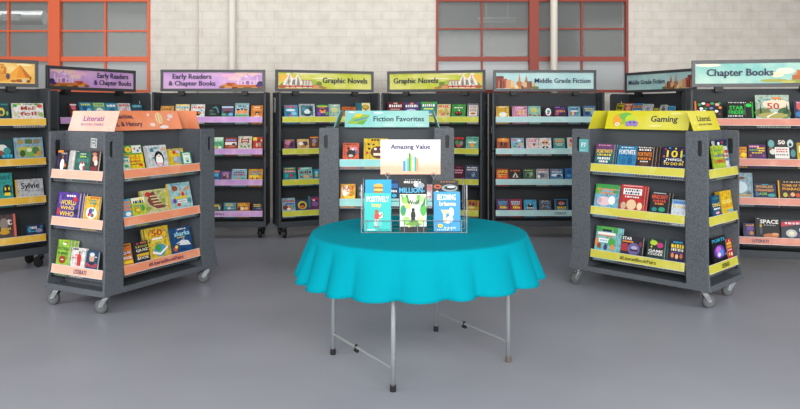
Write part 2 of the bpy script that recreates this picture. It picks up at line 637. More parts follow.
def tall_case(name, label, loc, rz, stripmat, sign, letters, lcol='#3a2a55', side_label=0, Wd=1.27, D=.34):
    """tall bookcase; origin at the middle of its front foot line"""
    root = tag(empty(name, loc, rz), label, 'bookcase', 'tall bookcases along the back')
    hx, t = Wd / 2, .024
    for s in (-1, 1):
        p = MB()
        out = [(0, HB), (D, HB), (D, TH), (.02, TH), (0, TH - .02), (0, .99), (.022, .97), (.022, .94), (0, .92)]
        p.plate(out, [slot(.17, 1.50, .03, .12)], t, lambda u, v, w, s=s: (s * (hx - w), u, v), DARKF)
        p.build('side_panel', root, bevel=.004)
    p = MB()
    p.box(-hx + t, hx - t, D - .06, D - .03, .15, TH - .004, DARK)
    for z in (.60, .95, 1.30):
        p.box(-hx + t, hx - t, D - .068, D - .055, z - .01, z + .012, DARK)
    p.build('back_board', root)
    p = MB()
    p.box(-hx + t, hx - t, 0, .022, HB, .195, DARKF)
    p.box(-hx + t, hx - t, .022, D, HB, .165, DARKF)
    p.build('base_rail', root, bevel=.003)
    for k in range(4):
        shelf_row(root, -hx + t + .012, hx - t - .012, .012, STRIP_TOP[k], D - .09, stripmat, None, letters if k == 0 else None, lcol, WIREK)
    for x in (-1, 1):
        for y in (.05, D - .05):
            caster(root, x * (hx - .07), y, HB, R(110 if x > 0 else 70), True)
    for s in (-1, 1):
        p = MB()
        p.box(s * hx, s * (hx + .012), .03, .10, 1.18, 1.26, WIREK)
        p.box(s * hx, s * (hx + .008), .04, .09, .80, .90, WIREK)
        p.build('latch', root)
    if side_label:
        p = MB()
        s = side_label
        p.box(s * hx, s * (hx + .002), .20, .27, 1.42, 1.59, mat('#e8e8e4', .5))
        for i in range(6):
            p.box(s * (hx + .0025), s * (hx + .002), .21, .26, 1.435 + i * .024, 1.447 + i * .024, mat('#55585c', .5))
        p.build('side_sticker', root)
    # header sign on two brackets
    ys, z0, h, w = .20, TH + .012, .25, 1.19
    for s in (-1, 1):
        p = MB()
        p.box(s * .36 - .035, s * .36 + .035, ys - .02, ys + .05, TH - .03, z0 + .004, BLACK)
        p.box(s * .36 - .02, s * .36 + .02, ys + .03, D - .03, TH - .035, TH - .012, BLACK)
        p.build('sign_bracket', root)
    fm = mat('#3a3d41', .35)
    p = MB()
    fr = .030
    p.box(-w / 2, w / 2, ys + .012, ys + .032, z0, z0 + h, fm)
    p.box(-w / 2, w / 2, ys, ys + .012, z0, z0 + fr, fm)
    p.box(-w / 2, w / 2, ys, ys + .012, z0 + h - fr, z0 + h, fm)
    p.box(-w / 2, -w / 2 + fr, ys, ys + .012, z0 + fr, z0 + h - fr, fm)
    p.box(w / 2 - fr, w / 2, ys, ys + .012, z0 + fr, z0 + h - fr, fm)
    f = p.build('sign_frame', root, bevel=.002)
    pm, spec, lets = sign
    p = MB()
    pw, ph, pz = w - 2 * fr, h - 2 * fr, z0 + fr
    p.box(-pw / 2, pw / 2, ys + .009, ys + .012, pz, pz + ph, pm)
    draw(p, spec, lambda u: (u / 100 - .5) * pw, lambda v: pz + v / 100 * ph, ys + .009, .0003)
    p.build('sign_print', f)
    if not lets:
        return root
    t = MB()
    for txt, cx, cz, th in lets:
        t.text(txt, (cx / 100 - .5) * pw, pz + cz / 100 * ph, th / 100 * pw, None, ys + .001, mat(INK, .5))
    t.build('sign_lettering', f)
    return root


def print_mat(name, c1, c2, sc_=6, lo=.4, hi=.62):
    return mat_noise('print_' + name, c1, c2, sc_, .4, lo, hi, 0, 4, .4)


# sign prints (spec, lettering)
def mirror(spec):
    out = []
    for tk in spec.split(';'):
        a = tk.split()
        if not a:
            continue
        if a[0] in 'retL':
            a[1] = str(100 - float(a[1]))
        elif a[0] == 'p':
            a[2:] = ['%g,%s' % (100 - float(b.split(',')[0]), b.split(',')[1]) for b in a[2:]]
        out.append(' '.join(a))
    return ';'.join(out)


MAUSOLEUM = ('e 84 86 30 34 #f3c9c4;e 66 80 16 24 #f1b7d2;e 72 60 14 30 #f0c8cc;e 96 66 12 40 #c89ad0;r 83 34 30 34 #dcb0d8;r 85 42 14 36 #e8c8e2;r 85 62 8 12 #cf9ed2;e 85 72 9 26 #d8aadc;e 83.6 74 4 18 #eccbea;t 85 90 1.2 12 #b888c4;e 80 56 4 14 #cfa0d4;e 90 56 4 14 #cfa0d4;'
             'r 85 38 3.4 22 #9c6cae;r 80.4 36 1.8 14 #a878b8;r 89.6 36 1.8 14 #a878b8;r 75.4 46 1.2 58 #ecd4ea;r 94.6 46 1.2 58 #ecd4ea;e 75.4 76 1.8 6 #d0a4d4;e 94.6 76 1.8 6 #d0a4d4;r 85 22 32 7 #d88a5a;r 85 14 32 14 #c0683a;r 85 5 32 10 #6a5a2c;r 78 9 6 4 #e0a04a;r 92 8 6 4 #d8903c;'
             'e 98 30 7 34 #3b3060;e 96 20 6 18 #54307a;e 70 26 7 24 #c2603a;e 66 24 7 28 #b0502c;e 62 18 7 20 #d08a3c;e 73 18 6 18 #d87a3c;e 59 10 6 14 #8a5a34;e 67 10 8 12 #e0963c;e 72 8 6 10 #7a3a2a')
TEMPLE = ('e 30 96 30 14 #f6efc0;e 8 64 22 50 #f0c050;e 36 34 14 44 #a8b84a;e 46 66 24 8 #f2ecc0;e 42 22 8 34 #c48a50;e 43 34 6 26 #6a8a3c;e 26 18 28 26 #c86a34;e 7 24 10 36 #8fa04a;'
          'p #f2ece0 4,14 6,44 9,70 12,98 14,72 17,60 20,94 22,70 25,50 26,14;p #b8b0a2 7,20 10,62 12,90 13,40;p #8b877e 14,24 15,56 18,58 17,26;p #a29a8e 19,20 20,80 22,56 23,22;r 11 40 1 30 #6a625a;r 17 34 1 20 #6a625a;r 20.5 34 1 30 #7a7268;'
          'p #d9d2c4 23,20 27,56 34,54 36,20;r 26 38 1 24 #8a7a68;r 29 38 1 24 #8a7a68;r 32 38 1 24 #8a7a68;r 29 54 12 4 #b8683c;r 20 13 34 16 #c8523a;r 20 9 30 5 #f3ead8;r 12 16 1 16 #8a3424;r 18 16 1 16 #8a3424;r 25 16 1 16 #8a3424;r 31 16 1 16 #8a3424;'
          'e 40 12 9 20 #d89a6a;e 47 9 8 14 #c87a4a;e 45 14 5 12 #7a8a3c;e 4 14 8 22 #b8653c;e 14 5 10 8 #e0a070;e 30 4 10 7 #8fa04a;e 10 90 4 10 #faf4e0;e 24 88 3 8 #fae8c0')
CITY = ('r 4 40 8 74 #8f4436;r 9 34 5 58 #b8604a;r 4 74 6 10 #74352c;r 13 30 5 52 #d9a070;r 17 26 4 44 #e8c08a;t 24 50 5 92 #d98a4a;r 24 24 6 40 #c07a48;t 31 46 6 80 #b8744a;r 29 22 5 36 #e0b888;r 34 24 5 46 #8f5a48;'
        'r 38 18 4 34 #d9a878;e 40 8 8 18 #6a7a3c;e 20 6 12 14 #e0a858;e 30 5 8 12 #a8603c;r 21 12 3 20 #f0dab0;r 27 10 2 18 #5a4a4a;r 5 30 1 50 #5a2c28;r 8 28 1 44 #5a2c28;r 3 28 1 44 #d98a6a;r 36 26 1 34 #5a3c38')
CASTLE = ('e 10 92 20 16 #f6f0d8;e 68 60 14 30 #f6ead0;e 62 42 10 26 #f3dfc0;e 60 14 22 16 #a8a84a;r 88 30 26 44 #d98a5a;r 79 36 5 56 #c8703c;r 84 44 5 70 #e0a070;r 91 48 6 76 #c46a3c;r 97 42 6 66 #e0a880;t 84 84 6 12 #8f5a3c;'
          'r 76 22 6 36 #b8683c;e 78 10 18 18 #8fa04a;e 70 8 12 12 #c8c060;r 91 60 2 10 #6a3c28;r 84 50 1.6 10 #6a3c28;r 97 50 1.6 8 #7a4a30;e 90 6 20 12 #7f8f3c')
PYRAMID = ('e 62 88 22 16 #fbe9b0;e 92 92 12 12 #fbe9b0;p #e8942c 78,28 88.5,92 96,36 98,28;p #c4702a 88.5,92 98,28 93,28;p #f0a840 78,28 88.5,92 86,28;r 82 18 36 22 #f0b24a;e 88 14 6 16 #a85a28;e 92 16 4 18 #d9c8a0;e 84 12 5 14 #b8702c;e 95 12 3 14 #7a4a20;r 96.5 26 1 16 #7a4a20;'
           'p #d98a2e 68,40 69,80 72,94 76,92 78,74 77,44;e 74 70 5 34 #e8a848;e 75 76 1.4 6 #7a4a20;e 73 58 3 4 #9a5a24;r 70 62 2.4 40 #b86a20;r 77.4 60 1.6 34 #c87826;e 72 28 16 34 #e09a38;e 66 16 16 26 #c87826;r 50 12 30 24 #e0a040;e 79.5 34 3 30 #5a4a5a')

LILAC = print_mat('lilac', '#c99ad8', '#dcb0dc', 5)
LIME = print_mat('lime', '#c3cb33', '#dfdc78', 5)
AQUA = print_mat('pale_aqua', '#a9d3d6', '#bfe2e0', 5)
SEA = print_mat('sea_green', '#7fc4bc', '#b8dccb', 4)
DESERT = print_mat('desert', '#f0b848', '#f7d890', 4)
S_LILAC = print_mat('strip_lilac', '#c795d2', '#dcb4e0', 9, .45, .75)
S_LIME = print_mat('strip_lime', '#c6c83a', '#dcdb78', 9, .5, .75)
S_AQUA = print_mat('strip_aqua', '#a8d0d0', '#c0e0dc', 9, .5, .75)
S_SALMON = print_mat('strip_salmon', '#cf8572', '#dd9c88', 9, .5, .78)
S_GOLD = print_mat('strip_gold', '#e0b03c', '#ecca74', 9, .5, .78)
S_PEACH = print_mat('strip_peach', '#f2b8a2', '#f8cdb8', 9, .5, .78)
S_ORANGE = print_mat('strip_orange', '#e58f6a', '#f0ac8a', 9, .5, .78)
S_YELLOW = print_mat('strip_yellow', '#cdc744', '#dbd678', 9, .5, .78)
S_TEAL = print_mat('strip_teal', '#88cfcc', '#a9dfd8', 9, .5, .78)

ER_L = [('Early Readers', 29, 70, 39), ('& Chapter Books', 29, 29, 47)]
ER_R = [('Early Readers', 73, 70, 39), ('& Chapter Books', 73, 29, 47)]
UNITS = {}


def reg(key, root, yf, half=.59):
    UNITS[key] = (Matrix.Translation(root.location) @ Matrix.Rotation(root.rotation_euler.z, 4, 'Z'), yf, half)


reg('SPX', tall_case('bookcase', 'tall dark grey bookcase under the pyramid sign, at far left', (-3.666, 6.184, 0), R(45), S_GOLD,
                     (DESERT, PYRAMID, []), ('#LiteratiBookFairs', -.05, .30, .024), '#5a4a20'), .012)
reg('ERA', tall_case('bookcase', 'angled tall bookcase with lilac strips, between the pyramid sign and the brick wall', (-3.2, 7.88, 0), R(64), S_LILAC,
                     (LILAC, mirror(MAUSOLEUM), ER_R), None, side_label=-1), .012)
reg('ERS', tall_case('bookcase', 'tall bookcase facing forward with lilac strips under an Early Readers sign', (-2.14, 8.06, 0), R(2), S_LILAC,
                     (LILAC, MAUSOLEUM, ER_L), ('#LiteratiBookFairs', .02, .30, .024)), .012)
reg('GNL', tall_case('bookcase', 'tall Graphic Novels bookcase left of the Fiction Favorites cart', (-.793, 8.257, 0), R(22), S_LIME,
                     (LIME, TEMPLE, [('Graphic Novels', 71, 50, 49)]), None, side_label=-1, Wd=1.20), .012, .555)
reg('GNR', tall_case('bookcase', 'tall Graphic Novels bookcase directly behind the Fiction Favorites cart', (.349, 8.264, 0), R(-18), S_LIME,
                     (LIME, mirror(TEMPLE), [('Graphic Novels', 29, 50, 49)]), None, Wd=1.20), .012, .555)
reg('MGF', tall_case('bookcase', 'tall bookcase facing forward with pale aqua strips under a Middle Grade Fiction sign', (1.677, 8.13, 0), 0.0, S_AQUA,
                     (AQUA, CITY, [('Middle Grade Fiction', 68, 51, 57)]), (LETTER, .13, .13, .026)), .012)
reg('MGA', tall_case('bookcase', 'sharply angled Middle Grade Fiction bookcase behind the Gaming cart', (2.857, 8.436, 0), R(-69), S_AQUA,
                     (AQUA, mirror(CITY), [('Middle Grade Fiction', 32, 51, 57)]), None), .012)
reg('CHB', tall_case('bookcase', 'tall bookcase at right edge with salmon strips under the Chapter Books sign', (3.26, 6.40, 0), R(-14), S_SALMON,
                     (SEA, CASTLE, [('Chapter Books', 34, 50, 50)]), (LETTER, -.05, .13, .026)), .012)

# low carts
LC = low_cart('book_cart', 'low grey book cart with peach and orange strips, at left', (-2.083, 5.703, 0), R(63), 1.132, .592, S_ORANGE, S_PEACH, -1,
              ('#LiteratiBookFairs', .02, .36, .030), (LETTER, .04, .13, .032), '#55305a', trail={(-1, -1): 172, (-1, 1): 168, (1, -1): 190})
GC = low_cart('book_cart', 'low grey book cart with yellow strips under the Gaming sign, at right', (2.041, 5.813, 0), R(-45.6), 1.132, .592, S_YELLOW, S_YELLOW, 1,
              ('#LiteratiBookFairs', .02, .30, .030), (LETTER, .03, .13, .032), '#3d3a18', trail={(1, -1): 8, (1, 1): 190, (-1, -1): 200})
FC = low_cart('book_cart', 'low grey book cart with aqua strips behind the round table', (-.118, 6.62, 0), R(0), 1.19, .567, S_TEAL, S_TEAL, 0, None, None, '#20404a', .175)
reg('LCF', LC, -.592 / 2 + .012, .566 - .18)
reg('GCF', GC, -.592 / 2 + .012, .566 - .18)
reg('FCF', FC, -.567 / 2 + .012, .595 - .187)
for key, c, s in (('LCE', LC, -1), ('GCE', GC, 1)):
    UNITS[key] = (Matrix.Translation(c.location) @ Matrix.Rotation(c.rotation_euler.z + PI / 2 * s, 4, 'Z'), -1.132 / 2 + .012, .296 - .037)

BALLOON = 'e 68 60 10 66 #f2dca0;e 68 60 6 66 #e8a88a;e 68 60 2.6 66 #f2dca0;r 68 20 2 8 #5a5a6a;e 86 70 9 22 #f0d8d8;e 82 52 5 12 #f0d8d8;e 56 26 8 20 #f6ded4;e 53 78 4 14 #f6ded4;e 72 12 14 18 #f3e6e4;e 92 84 6 12 #f2b090'
topper('card_sign', 'orange and peach card sign with balloon, on the left cart', LC, print_mat('coral', '#ee8a5e', '#f39c74', 4), print_mat('peach_card', '#f6bfae', '#fbcfc0', 4),
       (BALLOON, [('Humanities,', 14, 70, 34, None, INK), ('Arts, & History', 18, 29, 46, None, INK)]),
       ('e 12 80 5 6 #f3c98a;e 90 20 4 4 #b8d8f0;r 88 12 3 2 #ee8a5e', [('Literati', 50, 62, 44, 26, '#8a5a9a'), ('BOOK FAIRS', 50, 32, 48, 11, '#8a6a9a')]), None)
topper('card_sign', 'yellow card sign reading Gaming, on the right cart', GC, print_mat('lemon', '#d8d024', '#e2db58', 4), print_mat('lemon_card', '#dcd22c', '#e4da54', 4),
       ('e 20 56 24 60 #8fc43c;e 14 46 12 66 #f0a83c;e 24 70 16 40 #6fc05a;e 30 56 12 44 #c8dc3c;e 15 26 6 20 #f4f2ee;e 15 26 3 9 #d8a030;e 33 32 16 30 #9a86c8;e 28 24 5 22 #9a86c8;e 38 24 5 22 #9a86c8;e 31 36 2.4 8 #3a3560;e 36 36 2.4 8 #3a3560;e 62 20 16 14 #ece98a;e 84 84 14 12 #ece98a',
        [('Gaming', 71, 52, 31, None, '#23304a')]),
       ('e 12 40 6 10 #efec9a;e 22 14 14 8 #efec9a', [('Literati', 50, 60, 48, 28, '#4a4a38'), ('BOOK FAIRS', 50, 30, 48, 10, '#5a5a3a')]), None)
topper('card_sign', 'aqua card sign reading Fiction Favorites, on the middle cart', FC, print_mat('mint', '#8fd6d2', '#aee2da', 4), print_mat('teal_card', '#5fb3ae', '#74c0b8', 4),
       ('p #9ac24a 3,22 14,84 30,72 22,14;p #5a9ab8 8,40 18,52 29,66 26,52 14,36;p #e8d24a 10,60 14,84 22,78 17,60;p #6fae4a 14,20 22,14 26,44 18,36;e 40 86 12 14 #d8f0ea;e 8 90 8 12 #e0f2ec;e 52 14 14 12 #c8eae4;e 90 12 12 10 #c8eae4',
        [('Fiction Favorites', 64, 50, 60, None, '#1f3a52')]),
       ('e 30 70 20 14 #8fcac4', [('Literati', 50, 60, 44, 26, '#20404a')]), None, .76)

# stickers on the carts
CM = Matrix.Translation


def sticker(root, M, w, h, m, spec, name='sticker'):
    b = MB(M)
    b.box(-w / 2, w / 2, -.0015, 0, -h / 2, h / 2, m)
    draw(b, spec, lambda u: (u / 100 - .5) * w, lambda v: (v / 100 - .5) * h, -.0015, .0003)
    b.build(name, root)


sticker(LC, Matrix.Rotation(-PI / 2, 4, 'Z') @ CM((.040, -1.132 / 2 + EB - .0125, 1.205)) @ Matrix.Rotation(R(5), 4, 'Y'), .062, .07, mat('#d8dadb', .5),
        'r 50 50 84 84 #5a5f64;r 50 50 66 40 #d8dadb;L 50 50 56 26 #4a4f54 5;L 50 82 60 10 #d8dadb 6;r 50 18 60 12 #d8dadb')
sticker(GC, CM((-1.132 / 2 + .115, -.592 / 2 - .0005, 1.155)), .085, .105, mat('#5fb0b4', .5), 'T 50 55 50 34 w F7;L 40 14 60 6 #d8eef0 7')

# ------------------------------------------------------------------ books
ORD = ['first', 'second', 'third', 'fourth', 'fifth', 'sixth', 'seventh', 'eighth']
PLACE = dict(SPX='pyramid-sign case', ERA='angled Early Readers case', ERS='frontal Early Readers case', GNL='left Graphic Novels case',
             GNR='right Graphic Novels case', MGF='frontal Middle Grade case', MGA='angled Middle Grade case', CHB='Chapter Books case',
             LCF='left cart side', LCE='left cart end', GCF='Gaming cart side', GCE='Gaming cart end', FCF='Fiction Favorites cart')
PAGES = mat('#e6dfcf', .7)


def place_label(look, ord_, sh, place):
    """at most 16 words: look, place in the row, shelf, fixture"""
    for mid in ((ord_ + ' from left, ', ord_ + ' on ', ord_ + ', ') if ord_ else ('',)):
        t = look + ', ' + mid + sh + ' shelf, ' + place
        if len(t.split()) <= 16:
            return t
    return t



def ray_local(Minv, px, py):
    o = Minv @ Vector((0, 0, EYE))
    p = Minv @ Vector(((px - HX) / FPX, 1.0, EYE + (HY - py) / FPX))
    return o, p - o


def cover_stock(base):
    """printed cover paper: the cover colour with a darker blotchy print over it"""
    h = (PAL.get(base, base)).lstrip('#')
    v = [int(h[i:i + 2], 16) for i in (0, 2, 4)]
    c1 = '#%02x%02x%02x' % tuple(int(q * .96) for q in v)
    c2 = '#%02x%02x%02x' % tuple(int(q * .70 + 6) for q in v)
    return mat_noise('cover_' + h, c2, c1, 34, .45, .36, .56, 0, 5, .3)


def make_book(M, w, h, d, base, spec, v0, seed, spine=None, name='book', plain=False):
    """M: bottom-left-front corner of the closed book, front facing -y; v0 = share of the height hidden by the strip"""
    rng = random.Random(seed)
    bm_ = pal(base) if plain else cover_stock(base)
    sm = pal(spine) if spine else bm_
    b = MB()
    c = .0018
    b.box(0, w, 0, c, 0, h, bm_)
    b.box(0, w, d - c, d, 0, h, bm_)
    b.box(-.0006, c, -.0002, d + .0002, 0.0003, h - .0003, sm)
    draw(b, spec, lambda u: u / 100 * w, lambda v: h * (v0 + (1 - v0) * v / 100), 0, .0004, rng)
    o = b.build(name)
    o.matrix_world = M
    p = MB()
    p.box(c, w - .0025, c, d - c, .002, h - .0025, PAGES)
    p.build('page_block', o)
    return o


def row(key, k, lean, items):
    """items: 'xl xr ytop base [opts] | look | shapes' measured columns turned into places along the real shelf"""
    M, yf, half = UNITS[key]
    Mi = M.inverted()
    zt = STRIP_TOP[k]
    zb = zt - TRAY + .0015
    nrow = 4 if key in ('SPX', 'ERA', 'ERS', 'GNL', 'GNR', 'MGF', 'MGA', 'CHB') else 3
    names = {4: ['bottom', 'third', 'second', 'top'], 3: ['bottom', 'middle', 'top']}[nrow]
    shelf = names[k] + ' shelf'
    lean = R(lean)
    prev = -99
    lay = 0.0
    sl, cl = math.sin(lean), math.cos(lean)
    for n, it in enumerate(items):
        head, look, spec = [q.strip() for q in it.split('|')]
        hd = head.split()
        xl, xr, yt = [float(q) for q in hd[:3]]
        base = hd[3]
        opt = dict(q.split('=') for q in hd[4:])
        d = float(opt.get('d', .016))
        z0 = zb + d * sl
        copies = int(opt.get('n', 0))
        if 'y' in opt:
            yo = float(opt['y'])
        else:
            lay = lay + .022 if xl < prev + .3 else 0.0
            yo = lay
        # plane of the book front: through (y=yf+.006+yo, z=z0), leaning back
        y0 = yf + .007 + yo

        def hit(px, py):
            o, dr = ray_local(Mi, px, py)
            # (y - y0) * cos - (z - z0) * sin = 0
            a = (o.y - y0) * cl - (o.z - z0) * sl
            b_ = dr.y * cl - dr.z * sl
            t = -a / b_
            return o + dr * t
        A, B = hit(xl, yt), hit(xr, yt)
        s = ((A.z + B.z) / 2 - z0) / cl
        A.x = max(A.x, -half)
        B.x = max(min(B.x, half), A.x + .03)
        w = B.x - A.x
        h = s
        if 'h' in opt:
            h = float(opt['h'])
        v0 = min(.6, max(0, (TRAY - .004) / cl / h))
        for c in range(copies + 1):
            dx = max(-half - A.x, min(float(opt.get('dx', .012)) * c, half - B.x))
            MM = M @ Matrix.Translation((A.x + dx, y0 + c * (d + .002) / cl, z0)) @ Matrix.Rotation(-lean, 4, 'X')
            o = make_book(MM, w, h - .003 * c, d, base, spec if c == 0 else '', v0, sum(map(ord, key)) * 7 + k * 31 + n, opt.get('s'))
            if c == 0:
                tag(o, place_label(look, ORD[n], names[k], PLACE[key]), 'book', 'books on the %s of the %s' % (shelf, PLACE[key]))
            else:
                tag(o, place_label('spare copy behind the ' + look, '', names[k], PLACE[key]), 'book', 'spare copies behind the %s on the %s of the %s' % (look, shelf, PLACE[key]))
        prev = xr


# --- Gaming cart, long side
row('GCF', 2, 14, [
    '596.5 615 143.8 #2a5f6e n=2 dx=.012| teal and purple book, yellow title | r 50 80 100 40 #6a3f6e;T 50 62 84 18 y FORTNITE;L 50 44 80 9 y 6;r 50 22 90 22 #2c6f78;L 50 26 70 12 w 6;L 50 10 50 10 w 5;L 50 92 70 6 i 8',
    '619 637.5 146 #2a8cc0 | blue book, white slanted title | T 50 68 88 24 w FORTNITE;L 50 48 60 8 #1a4f86 6;e 34 18 30 34 #1f6a9c;e 68 22 26 40 #1a5a8c;L 50 92 70 5 w 7',
    '638 654 146 #3a2620 n=3 dx=.018 s=#2a2c30 | dark brown book, orange title | L 50 92 90 6 w 8;L 50 80 80 8 w 6;T 50 58 88 20 o FORTNITE;L 50 36 84 12 o 7;e 50 10 60 24 #5a3a2a;L 50 22 50 6 w 5',
    '663.4 687 147 #1d2450 n=1 dx=-.012 | navy book, yellow 101 | e 12 88 10 8 r;e 30 94 8 7 c;e 55 92 8 8 y;e 84 88 9 8 m;e 92 60 8 8 c;e 8 52 8 8 o;e 90 30 8 8 y;T 52 66 66 34 y 101;T 50 38 70 12 w THINGS;T 50 18 84 14 y TO DO IN;e 14 30 7 8 w'])
row('GCF', 1, 14, [
    '596.5 620 184.8 #78c2dc | green and sky-blue book, orange title | r 50 92 100 20 g;r 12 72 24 30 #58ae4a;L 50 78 84 10 o 7;L 48 62 66 10 o 6;e 40 24 60 44 #e6c8d0;e 74 30 30 40 w;e 22 26 20 26 #c8a8b8;r 88 70 22 12 g',
    '621.5 646 185 #c83434 n=1 dx=.014 s=#8a2a2a | red book, white title panel | r 50 72 76 26 w;L 50 78 66 8 n 7;L 50 66 60 8 n 6;L 50 50 60 6 w 6;e 50 18 40 44 #e8c8a0;e 18 12 22 32 #d0b090;e 84 14 22 32 #f0d8b0;r 50 95 80 5 #e8a0a0',
    '651.5 670 191.7 #24262b n=1 dx=.016 s=#1a1b1e | black book, orange-red title | T 50 74 86 20 #e0583a MINECRAFT;L 50 54 70 12 #d04a34 6;L 50 40 50 8 o 5;e 26 12 30 20 t;e 66 14 36 22 #2aa07a;r 48 92 70 5 e',
    '672.5 689 200 #dfe8f0 | white and blue book, pale, half hidden | r 50 84 100 30 #7aa4d0;L 50 82 80 14 b 6;e 40 30 60 40 #c8d4e0;L 50 54 70 10 y 6'])
row('GCF', 0, 14, [
    '597 618.5 226.8 #7ed0d8 n=1 dx=.035 | aqua and green book with leaves | r 50 94 100 12 #58ae4a;e 14 88 28 24 g;e 90 84 24 26 g;r 50 84 44 10 #23302c;r 50 70 84 11 w;L 50 61 80 8 o 8;r 40 40 48 18 w;L 40 40 36 6 c 5;e 78 36 34 36 #4aa84a;e 22 16 18 24 #8a4a2c;e 52 12 18 26 #4a3a6a;e 84 14 18 26 o;e 8 30 12 40 o',
    '622 644 236.5 #2a2836 | dark book, white title and purple helmet shape | T 26 86 44 18 w STAR;r 30 68 50 8 o;r 16 34 32 44 #a8323a;e 60 28 56 72 #6a5f94;e 62 36 30 20 #b8b0d8;r 62 22 34 10 #2a2440;e 90 60 16 30 #7a3a4a',
    '648.5 666 238.5 #28504c n=1 dx=.016 s=#1c3836| dark green book, lime and magenta shapes | r 50 50 88 96 #20302e;e 34 76 44 26 l;e 72 66 36 28 m;t 24 88 10 16 l;T 50 34 84 14 w GAME;T 50 18 84 12 w CODER;e 24 54 10 10 y',
    '670.5 686.5 240 #28284e | navy book, yellow lettering, small orange figures | L 50 88 60 8 c 6;L 50 70 84 18 y 5;L 50 52 80 12 f 7;e 22 24 20 24 o;e 50 20 20 24 #e8c090;e 78 24 20 24 #d06a3a;r 50 38 70 4 p'])
# --- Gaming cart, end
row('GCE', 2, 9, [
    '711 723 145.5 #b4d23c y=.0 d=.012 | lime book, purple and red lettering | e 20 90 12 8 m;T 50 54 94 18 #5a3f97 coding;T 50 30 94 18 r GAMES;L 40 78 50 8 g 5;e 80 70 12 10 y',
    '714 730.5 140.3 #f0eef0 y=.024 d=.022 | white and navy book, red title | r 50 90 100 26 n;e 30 88 18 14 w;e 60 92 16 12 r;L 66 56 60 12 r 3;L 64 40 60 10 r 5;L 64 26 56 8 b 5;r 97 45 6 90 t'])
row('GCE', 1, 9, [
    '710.8 718.8 195.5 #1f5a86 y=0 | dark blue book, yellow lettering | T 50 50 92 18 y DING;L 50 30 80 8 w 4;L 50 84 70 8 t 4;e 50 8 50 14 i',
    '719 735.6 190.4 #f2c81e y=.0 d=.018 s=#b8961a n=1 dx=.0| bright yellow book, pale lettering | L 40 92 50 4 o 6;e 20 76 8 6 o;e 70 82 8 6 o;T 50 50 76 18 #f6e886 CODE;L 50 24 70 7 o 6;e 84 36 8 8 r;r 70 6 50 8 c;e 24 34 8 6 #d8a010'])
row('GCE', 0, 9, [
    '710.5 724.6 236.5 #15141c y=0 | black book, cyan title and violet ball | T 50 84 92 14 c PORTS;e 46 36 76 56 #6a3fb0;e 42 44 40 30 #c86ad8;e 60 30 30 30 #4a8ae0;e 40 24 26 18 #e8d8f8;T 80 20 26 12 v 14',
    '725.2 737.4 238 #d8302c y=.0 s=#b0a8a8 | red book, yellow title | L 50 76 84 12 y 3;T 50 58 84 14 y SCIENCE;e 54 90 12 12 w;L 50 40 76 6 w 6;e 30 16 24 20 y;e 70 14 26 20 w'])
# --- left cart, end
row('LCE', 2, 9, [
    '57.8 70 150 #2a2438 d=.02 | dark sports book with player in white | r 26 92 44 12 o;e 50 24 34 60 w;e 50 64 16 18 #8a5a3c;e 76 20 12 20 o;e 16 40 18 50 #3a2f5a;e 84 60 16 40 #4a3a66;L 60 82 50 8 e 5',
    '70.5 76 150.5 #d0d0cc y=.004 d=.03| narrow pale grey book seen on edge | r 30 50 30 100 #b8b8b4;r 80 50 10 100 #e4e2dc',
    '76.5 91.5 151.8 #2f6f64 | dark green sports book, lime title | r 50 95 100 10 #24584e;L 50 74 44 9 l 4;L 50 52 84 22 #4a8a80 6;e 50 22 34 44 w;e 50 40 16 18 r;e 62 14 16 24 r;L 50 88 40 5 w 5',
    '92 100 151 #4a2a26 | brown and pink photo book at the right | e 50 60 60 34 #d8a890;e 40 84 60 16 #b87a68;e 70 40 40 30 #f0e0d8;r 50 10 90 20 #7a2f34'])
row('LCE', 1, 9, [
    '58.2 80.5 192.3 #5b3fa0 s=#3a3470 n=2 dx=.012| purple book, big yellow lettering | L 62 86 44 8 w 4;T 50 58 74 20 y WORLD;T 50 36 64 16 y WHO;T 50 12 66 20 y WHO;e 82 72 20 22 r;e 12 20 14 30 #c03a4a;e 90 22 16 24 n;e 14 70 10 40 #7a60c0',
    '85.5 100.5 196.5 #f0c040 s=#e8e0d0| golden yellow book, green title, white circle | r 64 94 60 5 r;L 58 82 40 8 t 4;L 58 70 46 8 t 4;e 54 26 74 52 #d8eef0;e 48 34 26 26 p;e 62 16 22 18 #8a5a3c;e 40 18 16 16 r;e 66 40 14 14 g'])
row('LCE', 0, 9, [
    '55.5 71 239.8 #9ccf3e n=2 dx=.016 s=#6f9a2c| lime green book with a brown football | e 54 84 34 8 w;T 50 64 84 13 x FOOTBALL;T 50 44 84 12 x NUMBERS;e 50 18 56 34 #9a4226;r 50 18 22 3 w;L 70 92 30 4 r 4',
    '72.3 86.5 248 #ecebe8 d=.02 | white book with player in red | L 30 92 40 10 k 4;e 58 76 12 16 #7a4a2c;e 58 46 30 44 r;r 52 16 12 30 r;r 66 16 12 30 #c02828;e 38 60 24 10 #e07070;L 20 44 30 5 r 4',
    '87.3 99 251 #24507c | blue book, red title under a portrait | e 48 56 44 56 #c9a184;e 48 78 42 24 #d8d4cc;T 54 16 92 24 #e84a3a PROUD;e 48 28 54 20 #1a2f4a;L 84 66 20 5 w 3'])
